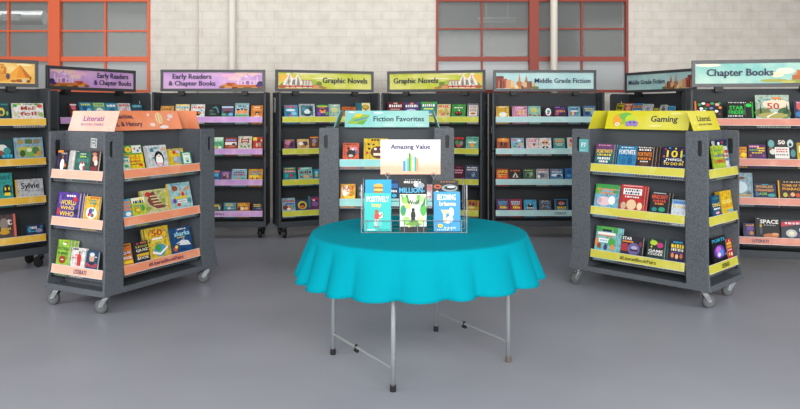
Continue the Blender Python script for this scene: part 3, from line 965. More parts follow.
# --- left cart, long side
row('LCF', 2, 14, [
    '121 128.5 156.3 #d8ece4 y=0 d=.012| small pale green book, half hidden | r 50 92 100 14 t;L 50 66 70 14 t 4;e 50 24 60 24 g;e 30 50 20 14 y',
    '123.5 142.5 153 #f2d51f y=.018 d=.012 | yellow book with red title | r 50 94 90 8 g;T 50 68 70 16 #d84a28 LEGO;L 50 46 70 10 r 6;L 44 26 60 8 h 5;e 80 20 22 20 r;e 20 84 12 10 o',
    '122 141 145.2 #4aa060 y=.036 d=.012 | green book with colourful dots, rear of a pair | e 26 82 34 26 y;e 26 82 14 11 o;r 70 70 50 56 #e0e4d8;e 60 84 10 10 r;e 76 74 12 12 b;e 88 86 10 10 p;e 66 60 12 10 k;e 84 56 12 10 y',
    '144.5 165.5 145.3 #d9dcdf y=.0 d=.02 s=#b0b4b8| pale grey book with a black and white penguin | e 58 34 46 76 k;e 58 28 34 60 w;e 50 56 10 10 k;e 66 56 10 10 k;e 58 46 10 7 o;r 28 78 16 18 #3a7a84;r 46 86 18 10 #4a9aa0;r 86 80 18 14 q;e 30 40 10 12 t;L 56 10 30 12 i 3',
    '166.5 182.5 148.6 #f0d030 y=.02 d=.014| yellow book with a grey elephant | e 58 28 56 46 #9aa4b4;e 44 36 22 28 #b4bcc8;t 20 88 20 16 y;e 40 76 20 22 r;e 64 80 22 20 #d8b4d0;e 82 72 14 22 c;L 50 92 70 6 b 6',
    '181 190.5 152 #3c9a80 y=.0 d=.012| green and white book with thin border | r 48 48 76 88 #e8efe8;L 50 80 60 8 g 4;e 50 36 46 40 #b8d8c0;e 50 20 30 18 t'])
row('LCF', 1, 14, [
    '120 129.5 199.3 #5aaede y=.0 d=.014| sky-blue book with orange lettering | L 60 80 80 15 o 4;L 60 60 80 15 o 2;L 60 40 90 14 o 3;e 60 12 60 24 w;e 20 90 16 10 o',
    '130.5 144 197.5 #c8d83c y=.0 d=.014| lime and yellow book, blue title | r 50 84 100 32 #e8ecd0;L 50 74 80 16 n 5;e 70 88 30 14 y;e 40 26 50 30 #d84a3a;e 40 26 36 20 #c8d83c;e 78 34 26 36 g;L 50 52 60 8 b 5',
    '139.5 166.5 189.5 #d5d29a y=.022 d=.02 s=#c8b040 | cream book with brown dinosaur skeleton | e 26 80 22 24 r;p #7a3f38 34,86 48,92 60,56 78,24 92,16 76,10 52,10 30,30 20,50;r 44 70 24 5 #d5d29a;r 48 56 26 5 #d5d29a;r 54 42 30 5 #d5d29a;r 58 28 34 4 #d5d29a;e 84 70 22 24 #a8b84a;e 80 44 20 24 #8fa03c;e 20 16 24 16 #8fa03c;e 66 88 22 12 #8a9a48',
    '166.5 189 182.8 #a8d4d6 y=.0 d=.018 s=#d8b020 | light blue book with yellow spine | e 30 78 26 22 #a04a34;e 24 84 12 12 h;e 60 60 18 20 q;e 62 50 14 22 r;e 84 74 20 16 #d88a70;r 74 88 28 5 #7ab0b8;r 50 40 60 11 #d8c03c;r 54 24 40 11 w;L 54 24 30 5 k 6;e 20 28 16 20 p;e 86 24 16 22 #4a8a94;e 36 12 16 14 r;L 36 94 50 4 b 7'])
row('LCF', 0, 14, [
    '120 130.5 243.8 #e0862c y=.0 d=.02 | orange quiz book with red band | T 50 74 90 10 r LEGO;r 50 54 90 18 #8a2020;T 50 54 80 14 w QUIZ;T 50 30 80 14 w BOOK;r 50 8 90 14 y;L 50 90 80 6 k 5',
    '132 147.5 241.5 #2a3040 y=.0 d=.016| dark slate quiz book, yellow lettering | e 30 90 16 10 r;L 70 92 40 7 o 5;T 54 74 76 10 #d8c43c LEGO;T 54 54 80 15 f QUIZ;r 54 30 80 14 #d8a830;T 54 14 76 14 f BOOK',
    '143 167.5 227 #ecc83a y=.022 n=1 dx=-.012 d=.013 s=#8f8a5a | yellow book with red 50 and globe | T 50 80 46 22 #c03028 50;r 48 60 46 6 w;L 48 51 50 5 #d8e07a 6;e 52 20 50 44 #4a9ab8;e 46 28 24 24 #3f9a4c;e 62 12 18 14 #3f9a4c;p w 20,20 50,10 86,30 86,22 50,2 20,12;e 16 78 6 6 r;e 84 82 6 6 b;e 14 52 6 6 k;e 84 60 6 6 p;e 24 92 6 5 t;e 76 94 6 5 o;e 12 34 6 6 g',
    '168.5 189.5 227.3 #1f4f86 y=.0 d=.012 | deep blue book with a pale shark | L 58 92 44 5 f 6;T 56 74 74 20 #a8dce8 sharks;L 50 58 40 4 y 5;p #d8dce0 22,36 50,46 80,40 92,20 70,22 40,26;p #8a9aaa 50,46 62,58 66,42;e 34 34 10 6 #5a6a7a;e 14 14 20 22 #c05a34;e 20 22 14 14 y;e 50 8 30 10 #14386a'])
# --- Fiction Favorites cart
row('FCF', 2, 14, [
    '343 359 143 #e8623c | orange-red book with a black bear | e 52 34 56 56 #2a2420;e 36 66 18 18 #2a2420;r 66 66 46 18 #d88a94;e 62 60 14 12 w;e 50 20 30 18 #c8b8b0;e 84 44 14 20 b;L 50 92 70 6 #2a2420 6',
    '364 388 138.5 #e6c21e d=.02 | yellow book with a dark monster | e 60 32 66 60 #5a2f24;e 48 48 12 12 w;e 72 48 12 12 w;r 60 22 40 12 #f0e0c0;e 20 72 10 10 k;e 32 82 10 8 o;e 22 50 10 12 k;e 14 30 10 14 r;e 40 70 10 8 k;L 60 92 60 8 k 5'])
row('FCF', 1, 14, [
    '339.5 355.5 184 #f0b428 | golden book with cream cat and red title | e 36 56 56 70 #f6ead0;r 62 10 70 20 y;T 54 72 74 30 r KAT;e 26 34 30 40 w;L 60 48 40 10 o 4;e 70 20 30 14 #d86a28',
    '357.5 364 184 #3a3c44 | slim dark grey book beside the golden one | r 50 70 60 20 #6a6c74;e 50 30 50 30 #8a8078',
    '390 398.5 180.5 #1f3a6a | navy book glimpsed behind the wire rack | r 50 70 90 24 #2f6fb5;L 50 40 70 12 w 4;e 50 14 60 20 c',
    '424 433 184.5 #eed8d8 | pinkish white book glimpsed behind the wire rack | r 50 70 80 30 #d88a94;e 50 30 60 30 w;L 50 88 60 8 r 4'])
# --- sphinx-signed bookcase
row('SPX', 3, 15, [
    '-3 8.5 101.8 #1f4a4e | dark teal book with yellow shapes | e 30 40 60 50 #d8b83c;e 30 36 30 28 #1f4a4e;L 60 84 60 10 #4a8a8c 5;e 80 30 20 26 #7ab06a',
    '11.3 43 103.2 #ece8e0 | white book with red title and leaves | e 10 84 14 20 g;e 24 92 14 14 #9cc04a;e 88 82 18 26 #c84a34;e 78 92 14 14 g;T 48 66 40 26 #a83a2c Mel;T 50 30 52 26 #a83a2c fell;e 90 24 16 30 #8fae5a;e 10 24 12 26 #b8c88a;L 50 92 30 5 k 5'])
row('SPX', 2, 15, [
    '-3 12 140 #20484e | black and teal book at the frame edge | e 30 56 70 40 #d8d8d0;e 60 40 50 40 #3a8a8c;L 60 14 70 16 c 4;e 20 30 30 30 #8a4a3a',
    '13.5 42.5 137.5 #8fb4c8 | light blue book with green and gold pictures | r 22 80 20 22 #a08a4a;r 50 80 26 22 #5a6a3c;r 78 80 22 22 #8a7a50;r 52 30 78 48 #b8b048;e 50 26 40 46 #7aa85a;e 72 36 26 36 #4a7a4a;e 26 22 20 34 #3f5a34;e 50 38 20 20 #d8e0b0;e 82 20 12 24 #d88a4a'])
row('SPX', 1, 15, [
    '-3 11.5 173 #35a49c | teal book with a black and yellow creature | e 60 30 60 46 #2a2a2c;e 48 36 12 14 y;e 74 36 12 14 y;L 50 80 70 14 #1f6a68 5;r 60 14 40 12 y',
    '15 45 179 #c9ccd0 s=#e0a82c | pale grey book reading Sylvie | T 52 56 66 46 k Sylvie;r 2 50 5 100 #e0a82c;L 80 92 30 4 e 6'])
row('SPX', 0, 15, [
    '-2 15 214.5 #5a4a48 | grey-brown book with a pale red edge | e 30 60 50 50 #8a8078;T 62 66 30 26 #d8d4d0 t;r 93 50 14 100 #d8685a;e 30 22 60 20 #c89a2c;L 40 36 60 10 #d8b04a 5',
    '26 47.5 224 #2a3a5a | dark blue book with white title | L 36 66 50 26 w 7;e 72 34 40 44 #8a86a8;e 16 50 20 60 #3f8ab0;e 88 70 16 30 #3a6a9a;L 40 30 40 10 c 4'])
# --- angled Early Readers bookcase (only the top shelf clears the left cart)
row('ERA', 3, 15, [
    '68.5 76.5 103 #6a2a34 | dark red book glimpsed beside the cart sign | e 50 70 60 40 #d86a7a;L 50 88 80 10 w 4;e 50 30 60 30 y',
    '79 91 102.4 #3a9ac4 | cyan book with navy figures | e 40 60 40 40 #1a5a8a;e 70 40 40 40 #8ad0e0;L 50 86 80 14 #d8e04a 5;r 50 14 90 20 #c84a3a',
    '92.5 104 102.6 #6ab4a8 | sea-green book with a yellow-green band | r 50 84 90 22 #b8d24a;e 50 44 60 40 #e8e8d8;e 40 30 30 30 #3a7a9a;L 50 84 70 8 b 5',
    '105 116 103 #3fa4c8 | bright blue book with white lettering | L 50 80 80 16 w 3;e 50 40 60 50 #2a6a8a;e 60 30 40 24 #d8d8c0',
    '117.5 129.5 103.2 #ece6e4 | white book with red lettering | L 50 84 84 16 #c84a4a 5;e 50 40 50 40 #e0a0a0;e 70 20 40 24 #b04a5a;e 20 30 20 24 #7a7a8a',
    '131 142 104 #23607c | dark teal book with pale lettering | L 50 82 84 18 #8ad0d8 5;r 50 40 80 16 #d86a5a;L 50 20 70 12 w 5'])
# --- forward-facing Early Readers bookcase
row('ERS', 3, 14, [
    '161 174 106 #e0a04a | tan book with small brown title | L 50 70 76 18 #8a5a24 6;L 50 40 60 14 #b8782c 5',
    '176 189.5 104.3 #f0e6c4 | cream book with blue title | r 50 95 90 6 y;L 50 74 86 16 #3a9ab8 7;r 50 40 90 16 #8a5a3c;e 50 20 70 30 #d8c890;L 50 56 50 6 o 5',
    '191.3 205 104.3 #ece9e6 | white book with red title and orange mask | L 50 74 88 16 #d04a3c 6;e 20 88 10 8 c;e 80 50 16 16 c;e 50 26 44 36 k;e 40 30 14 14 o;e 60 30 14 14 o;e 16 36 12 12 e',
    '206.5 220.5 104.3 #1b2226 | black book with a pale teal swirl | p #4a8a8c 40,70 70,84 86,60 92,30 84,30 78,56 66,70;e 40 44 40 30 #2f4a4a;e 36 48 8 8 #d86a4a;L 50 20 50 10 #5a8a6a 5',
    '222 233.5 106.3 #4a6a94 | blue book with a dark red title | r 50 92 100 14 #b8d0e8;L 50 68 84 20 #a02c34 6;e 50 42 70 30 #3a2c34;e 20 20 40 30 #4aa070;e 80 22 40 30 #6ab0d8',
    '235.5 249 103.2 #b4d4da | pale blue book with orange faces | L 50 78 60 16 #3a6a74 5;r 50 94 90 6 #5a8a94;e 22 34 28 30 o;e 50 36 26 30 #e89a5a;e 78 34 28 30 o;e 50 56 20 16 #4a3a6a;e 22 52 26 14 #3a2c2c;e 78 52 26 14 #8a4a24;r 50 8 90 14 #5aa05a',
    '251.5 264 105.5 #ee8a2c | orange book with a dark-haired child | L 50 84 50 10 f 4;L 50 64 70 6 #f6c89a 6;e 54 30 38 34 #3a2a2c;e 54 22 24 22 q;r 54 4 40 10 #f0d8b0'])
row('ERS', 2, 14, [
    '212 223.8 137.2 #6ac48c | green book with pale lettering | r 50 88 90 20 #d8f0dc;L 50 70 84 14 #d8f0dc 6;L 50 50 60 10 #2f8a5a 5;e 30 12 30 20 y;e 70 10 30 20 w',
    '225.2 237 137.8 #b83c34 | red book with white middle | L 50 78 84 16 #6a9ad8 4;r 50 46 96 26 #e8e4e0;e 50 20 80 24 #b8703c;e 30 24 20 18 h;e 76 40 30 20 n',
    '238.6 252 136.2 #e4e0cc | cream book with a dark red bone shape | e 28 72 18 22 #9c2c34;e 28 54 18 22 #9c2c34;e 74 72 18 22 #9c2c34;e 74 54 18 22 #9c2c34;r 51 63 50 26 #9c2c34;L 51 64 44 10 f 5;e 24 18 16 20 #6a9a5a;e 52 14 16 18 #7a6a5a;e 80 18 18 20 #4a8a5a',
    '253.3 265.5 137 #d03a30 | red and yellow book with dancing figures | r 20 84 40 28 y;e 60 68 20 30 #5a2a2a;e 70 34 26 40 #8a9a8a;e 40 30 24 36 #e8b090;e 86 70 14 20 #f0d8b0;e 20 30 20 20 #a82c2c'])
row('ERS', 1, 14, [
    '212 219.8 170.5 #2a7ab4 | blue book, orange top, half hidden | r 50 90 100 18 #e8784a;e 60 50 60 40 #4ab0d8;e 50 20 40 20 #1a4a7a',
    '220.8 231.2 171 #74508c | purple book with two small figures | e 50 70 70 40 #a87ab0;e 34 30 22 36 #3a2c34;e 34 44 16 16 q;e 68 30 22 36 #c88a6a;e 68 46 16 16 q;L 50 90 70 8 #5a3a70 5',
    '232 247 169 #8fc4d8 | pale blue book with dark red title | L 50 66 70 16 #8a2c40 5;L 50 44 76 16 #a8324a 6;e 40 10 24 20 #d89a5a;e 74 10 26 20 #5a9a5a;r 50 94 80 4 w',
    '248.8 263.7 169 #eea42c | orange and yellow book with blue title | e 40 30 70 50 #f2d03c;L 50 70 74 16 #2a8ab0 5;L 50 48 78 16 #2a7aa0 6;e 86 76 12 12 r;e 30 10 14 18 h;e 60 10 14 18 #8a4a24'])
row('ERS', 0, 14, [
    '212 222 203.6 #3c4a4c | dark book with yellow title, half hidden | L 40 78 70 18 y 4;L 40 58 60 12 y 4;e 76 40 20 60 #b8c4c8;e 40 24 40 30 #5a7a6a',
    '224 236.3 202.6 #4a9ab4 | teal blue book with yellow title | L 44 82 66 12 y 5;L 50 62 70 12 y 5;e 44 24 30 40 #c8d0cc;e 70 20 24 30 #8a9a90;r 50 8 90 14 #2a5a6a',
    '237.3 249.8 202.6 #c46a28 | orange-brown book with yellow title | L 42 82 70 12 y 5;L 50 62 80 12 y 6;e 40 24 40 40 #f0d8a8;e 74 26 26 40 #e8b878;e 16 20 26 36 #4a2a1c',
    '252.5 265 203 #2b2444 | dark purple book with yellow title | L 44 78 66 12 y 5;L 50 58 74 12 y 5;e 60 26 50 24 #2a7ab0;e 76 20 30 14 #c03a4a;e 20 30 20 30 #4a3a6a'])
# --- left Graphic Novels bookcase
row('GNL', 3, 14, [
    '284 297.5 105 #3f9ac0 | ocean blue book with red title | L 46 86 74 20 #d03a3c 6;e 46 56 70 20 #d8ecf0;e 30 24 40 30 #2a6a94;e 70 28 40 34 #7ac4d8;e 46 14 24 16 #c85a6a',
    '298.8 314.5 104 #c4ccd0 | pale silver framed book with a teal scene | r 50 48 78 78 #3a6a74;e 50 40 40 40 #d8e0e0;e 30 60 26 30 #4a9098;e 72 60 22 36 #1f3c48;L 50 92 60 6 #5a6a74 6;e 50 12 40 20 #24404a',
    '316 328.5 105 #5a3a80 | purple book with green and orange head | e 50 90 100 24 #5ab04a;e 50 50 50 44 #e8862c;e 50 60 34 16 #3a2450;e 40 36 8 8 w;e 62 36 8 8 w;e 20 24 30 30 #8a4aa8;e 82 26 30 30 #4aa04a;L 50 84 70 10 #f0b02c 5',
    '328.5 340 104.2 #a9c8bc | sage book with yellow title | L 50 60 54 14 #e0d84a 4;L 50 40 44 12 #e0d84a 4;L 50 88 50 6 w 5;r 96 50 8 100 #7aa498',
    '342 355.5 106.8 #d86a2c | orange and black book above the aqua sign | r 50 60 90 12 #2a1c14;L 50 84 70 10 #3a2414 6',
    '355.5 370 103 #207080 | teal book with a cream tree | r 70 50 56 100 #e0d49c;e 66 68 50 40 #8a7a34;e 66 72 34 28 #c8a83c;r 66 40 8 30 #6a4a24'])
row('GNL', 2, 14, [
    '283.5 294.8 139.2 #6a4060 | purple and pink book | e 40 60 60 46 #c87a94;e 70 40 40 50 #3a2848;L 50 88 80 12 #d8b06a 6;e 26 20 40 24 #a84a6a',
    '297 308.8 139 #d8b48a | tan book with yellow and white figures | L 50 88 84 12 y 6;e 30 50 40 40 #f0ece0;e 70 50 36 46 #4a3a3a;e 50 20 50 24 #b8782c;e 54 62 16 16 k',
    '309.5 318.5 136.3 #6a4430 | brown and orange book beside the cart panel | r 50 90 90 10 o;e 50 60 50 40 #8a86a0;e 40 30 40 30 #c8824a'])
row('GNL', 1, 14, [
    '283 295.8 167.2 #1f8a94 | teal book with red title band | r 50 66 92 16 #c8404a;L 50 66 80 10 f 7;L 50 88 80 10 y 6;e 60 28 24 40 #b83c44;e 24 30 30 40 #2aa8a8',
    '298 312 167.2 #7ccfc4 | aqua book with maroon title | r 6 90 14 20 #c83a5a;L 54 56 80 22 #7a1f40 5;e 54 20 34 34 #d8a874;e 20 16 20 20 #8a4a3a;e 86 16 18 20 #c85a5a;r 50 88 60 4 w',
    '313.3 319 169 #2f8ab0 | blue book cut by the cart panel | e 50 60 60 40 #7ad0d8;e 50 30 60 30 #c8b84a'])
row('GNL', 0, 14, [
    '281 294.8 198 #a4c8d4 | light blue book with red title | L 54 74 84 16 #c03040 6;r 60 52 70 12 #4a6ab0;e 26 24 40 40 #7a3a2c;e 66 20 36 34 #c87a4a;e 86 28 20 40 #4aa0a0;e 50 12 30 16 w',
    '296 308 199.7 #32506e | dark blue book with yellow ring | e 50 46 76 80 #e0c02c;e 50 42 52 56 #28384a;e 54 30 30 36 #c85a2c;e 38 34 14 20 #d88a3c',
    '308 319 196.5 #703a68 | purple and teal book beside the cart panel | r 8 60 16 90 t;L 60 80 70 14 #c8405a 4;e 60 40 60 40 #8a5a94;e 50 70 20 14 w'])
# --- right Graphic Novels bookcase
row('GNR', 3, 14, [
    '388 403.5 102.2 #701c2a | dark red book with white title | L 50 74 84 18 w 6;r 50 50 60 6 #d8a0a0;e 50 20 70 30 #c85a3a;e 50 92 30 10 #c8b09a',
    '404.5 419.5 102.3 #54407e | purple book with white title | L 50 74 84 18 w 6;e 50 90 24 14 o;e 50 40 70 24 #b8c8e0;e 50 16 60 24 #c84a4a',
    '421 437 101.8 #2c8a78 | green and teal book with white title | r 50 92 100 14 #3aa04a;L 50 76 80 18 w 6;r 50 52 60 10 #d8e07a;e 50 28 80 30 #3a9ac8;e 50 14 60 14 #e0d8a0;e 50 94 16 10 r',
    '437.5 450.5 104.2 #ecd8a0 | cream book with red title and mixed figures | L 50 82 76 16 #d03c34 5;e 30 40 36 36 #c8a83c;e 70 44 36 40 #b8ae5a;e 50 20 40 26 #d87a5a;e 84 20 20 24 #6a9a4a',
    '452 465.7 104.2 #3a9a3c | bright green book with a dark red figure | L 50 72 64 9 w 5;e 50 24 56 36 #2a1c1c;e 40 30 16 14 r;e 62 30 16 14 r;e 56 50 10 12 w;e 56 90 12 4 l',
    '468 479 103.8 #d8d4cc | pale book with dark red DOG lettering | r 50 50 94 96 #38506a;r 50 48 78 84 #e0dccc;T 50 76 60 22 #8a1f24 GOOD;T 50 50 60 22 #8a1f24 DOG;e 50 24 50 16 #b86a2c'])
row('GNR', 2, 14, [
    '453.5 465 136.2 #26302c | black book with red and green figures | L 50 82 84 18 r 4;e 34 46 34 40 #4a8a4a;e 70 40 34 44 #8a8a8a;e 50 20 40 24 #c84a3a',
    '466.3 478.8 136.7 #7cc4b0 | aqua book with an orange fox shape | L 50 84 84 12 #2a7a6a 6;e 50 50 70 20 #d8ecd8;e 50 24 36 36 #e8a03c;t 50 46 20 16 #e8a03c'])
row('GNR', 1, 14, [
    '453.5 464.5 165.2 #5a2038 | maroon book with pink lettering | L 50 62 80 12 i 6;L 50 44 70 10 i 5;e 50 84 50 8 #8a4a60',
    '465.5 479.3 165.2 #4a5a78 | slate blue book with white lettering | L 50 82 76 10 w 6;L 50 66 80 10 w 6;e 60 32 24 36 #8aa0b8;e 56 40 10 10 k;e 30 20 30 20 #30405c'])
row('GNR', 0, 14, [
    '467 479.5 200.2 #d8b030 | golden book with red figures | e 26 66 26 36 #a82c2c;e 54 60 26 40 #6a3a5a;e 80 66 24 36 #c84a2c;L 50 88 80 10 #a83a2c 6;e 40 24 60 24 #e8d88a'])
# --- forward-facing Middle Grade bookcase
row('MGF', 3, 14, [
    '496 508.8 106.2 #e8b83c | golden yellow book with a pale disc | L 50 74 76 10 #a8781c 6;L 50 60 66 8 #a8781c 5;e 52 20 60 46 #e4e8dc;r 50 92 60 4 w',
    '513.5 527 106.2 #dc98bc n=1 dx=-.014| pink book with a yellow number | T 54 42 46 44 #e8c83c 23;L 54 84 60 8 #f0d8e4 5;e 84 80 16 16 #8a3a4a;e 16 14 20 14 #b8703c',
    '528 540.3 106.2 #8ccabc | aqua book with yellow title | L 50 70 44 24 #d8c434 2;L 50 46 60 12 #d8c434 4;e 16 16 24 20 #a83c34;e 86 14 24 20 #c84a3a;e 50 10 20 12 h',
    '543.5 552.5 106.4 #2a2830 | dark book with a white egg shape | e 50 46 62 76 #ece8f0;e 54 50 36 30 #4aa84a;e 48 30 30 20 #c84a94;e 50 62 20 12 c',
    '553.5 566.3 105.8 #38224a | dark purple book with an orange glow | e 40 50 60 40 #6a3a7a;L 54 50 70 18 #d8863c 5;e 24 26 30 30 #a84a5a;e 72 74 30 20 #54407e;L 30 86 40 8 v 3',
    '568 580 106.5 #7ab0cc | light blue book with coloured stripes | L 50 74 76 14 n 6;r 20 30 12 34 #d04a3c;r 38 30 12 34 y;r 56 30 12 34 #8a4aa0;r 74 30 12 34 g;e 50 54 70 10 w',
    '583 595.5 105.9 #4a74a4 | blue book with yellow title | L 50 74 80 12 #d8d04a 6;L 50 56 66 12 #d8d04a 5;e 30 30 40 30 #2a3a5c;e 74 36 36 40 #7aa8cc;e 80 12 24 14 w'])
row('MGF', 2, 14, [
    '496.7 509.5 138 #b8582c | orange-brown book with dark riders | e 50 80 90 40 #e08a3c;e 36 40 24 50 #3a2420;e 66 36 28 46 #5a2c24;e 50 10 80 20 #7a3420;e 50 84 24 16 #f0c060',
    '511 523.7 138 #9cc4d8 | light blue book with scattered colours | e 26 80 24 18 #d84a3c;e 64 76 24 18 w;e 40 46 26 24 #3a8ac0;e 76 40 26 28 #e8b43c;e 24 20 24 24 #4aa06a;e 60 14 24 20 #c85a8a;e 88 64 14 20 #3a5a8a',
    '526 538.3 138 #e8d8dc | white book with pink-red title | L 50 80 80 9 #c84a6a 6;L 50 66 70 9 #c84a6a 5;e 50 24 40 34 #e8c8b0;e 62 36 20 26 #7a4a34;e 24 20 24 20 #d8a0b0',
    '538.8 551 138 #ecebe9 | white book with a round face in dark glasses | e 50 56 60 60 #e8b090;r 36 54 18 14 k;r 62 54 18 14 k;r 50 58 10 4 k;e 50 8 50 24 k;t 50 10 20 18 w',
    '553.2 564.8 138 #3a9c9c | teal book with orange bars | r 50 68 72 16 #e89040;L 50 42 72 8 f 6;r 50 88 80 4 #f0d89a;L 50 28 50 5 f 5',
    '567 573 137.5 #e8e6e0 | white book with red mark beside the cart | e 60 70 50 40 #c8403a;e 50 30 40 30 #d8a06a'])
row('MGF', 1, 14, [
    '496 508.2 168.8 #c43c24 | fiery red book with yellow title | T 50 70 84 34 y JAKE;e 30 24 40 30 o;e 70 22 40 30 #e8642c;L 50 44 80 8 y 5',
    '509 521.2 168.8 #1f1c1e | black book with orange title | L 50 82 80 14 #c8642c 6;t 50 40 50 56 #d8d4cc;t 50 34 22 34 #1f1c1e;e 50 60 14 14 #b85a2c;r 50 10 80 8 #5a2c1c',
    '522.7 534.8 168.8 #3a5a44 | dark green book with misty trees | e 50 40 60 56 #6a8a6a;e 40 36 24 40 #24382c;e 70 50 24 40 #8aa884;L 50 84 70 8 #c8d86a 5',
    '536 548.7 168.8 #b8b8bc | grey book with red and white title | L 54 84 76 10 #d04a4a 6;L 50 70 70 8 w 5;e 44 34 50 44 #5a6470;e 76 30 30 40 #8a949c;e 20 24 20 30 w',
    '550.2 562.6 168.8 #5a9ac0 | blue and white adventure book | L 40 84 64 10 #d0404a 5;L 50 68 76 10 w 6;e 50 36 90 30 #dce8ee;e 66 30 40 30 #2a4a6a;e 30 14 50 20 #3a7aa4',
    '564.6 572 168 #2a70b0 | plain blue book, cut by the cart panel | e 60 60 60 50 #1a4f8c;e 50 30 60 30 #3a94d0'])
row('MGF', 0, 14, [
    '496.4 508.4 199 #642a6c | purple book with cyan and yellow lettering | L 50 74 76 14 c 5;L 50 54 70 12 c 5;L 56 20 60 16 y 4;L 50 34 50 8 y 4;r 94 50 8 100 #8a3a8c',
    '509.4 521.6 199 #a8203c | crimson book with cyan and yellow lettering | L 50 74 76 14 #a8dce8 5;L 50 54 70 12 #a8dce8 5;L 56 20 60 16 y 4;L 50 34 50 8 y 4',
    '523.7 536.3 199.7 #3aa8d0 | cyan book with a black hooded figure | e 50 40 40 46 k;r 50 14 60 24 k;e 50 54 14 14 #d8d4d0;L 50 18 60 10 w 4;e 74 8 20 14 r',
    '539 550.8 200 #55606c | slate book with a pale star pattern | t 50 54 50 40 #8a9cb0;e 50 50 26 26 #3a3a5a;e 24 70 16 16 #7a86a8;e 76 70 16 16 #7a86a8;e 24 24 16 16 #b86a5a;e 76 24 16 16 #5a9ac0;L 50 88 60 6 w 5',
    '554.4 567.8 199 #3a84b4 | blue-framed dark book with yellow title | r 50 52 78 80 #2a2430;e 50 60 50 36 #c85a3c;e 40 54 14 16 #5aa0d0;e 64 54 14 16 #5aa0d0;L 50 24 70 14 y 5;L 50 8 60 8 y 4'])
# --- angled Middle Grade bookcase (only the top shelf clears the Gaming sign)
row('MGA', 3, 14, [
    '616 624.5 103.4 #d8cc2c y=0| yellow book with dark lettering | L 50 66 70 26 k 4;L 50 36 70 16 k 4;r 50 92 80 5 h',
    '625 633.5 103.2 #c8503c y=0| red book with pale figures | e 50 60 60 40 #e8a080;L 50 88 80 10 f 5;e 40 30 50 24 #7a2c24',
    '634.2 643.2 103.3 #3a8ac0 y=0| blue book with an orange band | r 50 74 90 18 #e8963c;L 50 74 76 8 #6a3414 5;r 50 40 80 14 #d8e8f0',
    '644 653 104 #d4d8dc y=0| white book with grey figure and red mark | e 50 50 40 60 #8a909a;e 64 36 24 20 #c84a4a;L 50 88 70 8 e 5',
    '653.8 660 106.2 #2a2c28 y=0| black book with yellow lettering | L 50 70 80 20 #c8b83c 4;L 50 40 70 14 #8a9a3c 4',
    '661 667.5 104.8 #d8d8d4 y=0| small grey-white book near the frame | e 50 60 60 40 #5a5f66;L 50 86 60 8 k 4',
    '668.8 675 105.8 #2a94c8 y=0| plain bright blue book, last on the shelf | r 50 92 90 6 #5ab4d8;L 50 50 70 12 #8ad0e8 4'])
# --- Chapter Books bookcase
row('CHB', 3, 14, [
    '694 722 101.2 #23221f s=#e8782c | dark colourful book with orange edge | r 3 50 6 100 #e8782c;e 18 80 14 16 g;e 32 86 14 14 w;e 48 78 16 18 #c8403a;e 64 86 14 14 #4aa06a;e 82 80 16 18 #d8a8a0;e 92 62 12 16 o;e 24 56 14 14 w;e 60 58 14 14 #6a8ac0;L 24 36 34 22 w 3;e 56 30 14 14 #c87a3c;e 78 40 14 16 w;e 88 24 12 14 #6a3a2c;e 40 56 12 12 #2f8a4a;e 70 20 14 12 #5a8a6a;e 90 88 10 10 g',
    '726.5 753 101.3 #161817 | black book with green title | T 36 62 52 22 #2fc84a STAR;T 36 36 58 22 #2fc84a FINDER!;L 32 14 58 10 #c8ccc8 7;e 82 76 22 22 #2fc84a;r 96 50 5 90 #1fa03a;r 68 50 3 70 #5a5f5a;L 40 92 70 5 w 9;e 90 94 4 5 y',
    '755 788.5 95 #b8d0bc | landscape book with a red 50 | e 64 82 30 20 #e08a4a;e 60 62 80 40 #f0d8bc;e 30 80 30 10 #7ab0a8;L 54 80 50 6 #5a7a74 9;T 52 52 36 28 #b83c2c 50;e 20 24 50 40 #6a7a44;e 84 22 40 46 #4a6a44;e 50 12 90 26 #a8a05a;t 14 42 8 40 #2f4a34;t 92 44 8 44 #2a4434;t 84 36 6 36 #34523a;p #f0e8d4 34,0 46,14 58,20 66,24 56,26 46,18 30,8;p #2a3a44 4,84 14,74 20,66 10,72',
    '793.5 816 100.8 #3a3f5c s=#24304a | dark blue and red book at the photo edge | e 30 70 40 50 #c85a5a;e 70 60 40 60 #d8a090;e 30 24 50 34 #3a7ab0;L 50 90 80 8 i 6'])
row('CHB', 2, 14, [
    '735.5 746.5 146.8 #e8a02c | orange and yellow book, half hidden by the cart | e 70 30 50 40 y;L 60 80 60 14 #a8481c 4;e 30 40 30 30 #c8641c',
    '747.6 765.5 144.6 #5c2c68 | purple book with pink, yellow and green title | L 36 86 56 12 i 4;r 72 74 44 10 #e8b43c;L 38 60 60 12 #5ab04a 5;L 76 56 34 10 y 3;L 50 40 60 8 y 5;e 14 20 12 16 #b8703c;e 84 20 14 16 #8a4a94',
    '766.8 795.5 139.2 #222a2c | black and teal book with white panel | e 14 76 22 40 #6aa4a4;e 18 36 22 30 #d8d8d0;r 52 82 24 30 #5a4a38;T 50 84 24 20 w 50;e 80 78 22 40 #b8d0d0;e 80 72 10 18 #222a2c;r 50 30 50 58 #e4e0da;L 50 48 40 7 #b83c34 6;L 50 36 40 7 #b83c34 6;L 50 20 44 6 k 7;e 88 28 18 40 #4a8a8c;e 10 50 10 16 #8a5a3c',
    '796.5 815 142.8 #d8b82c | yellow book with dark lower half, at the edge | r 50 60 80 40 #f0e8c0;e 50 24 60 40 #3a5a7a;L 50 90 70 8 n 6'])
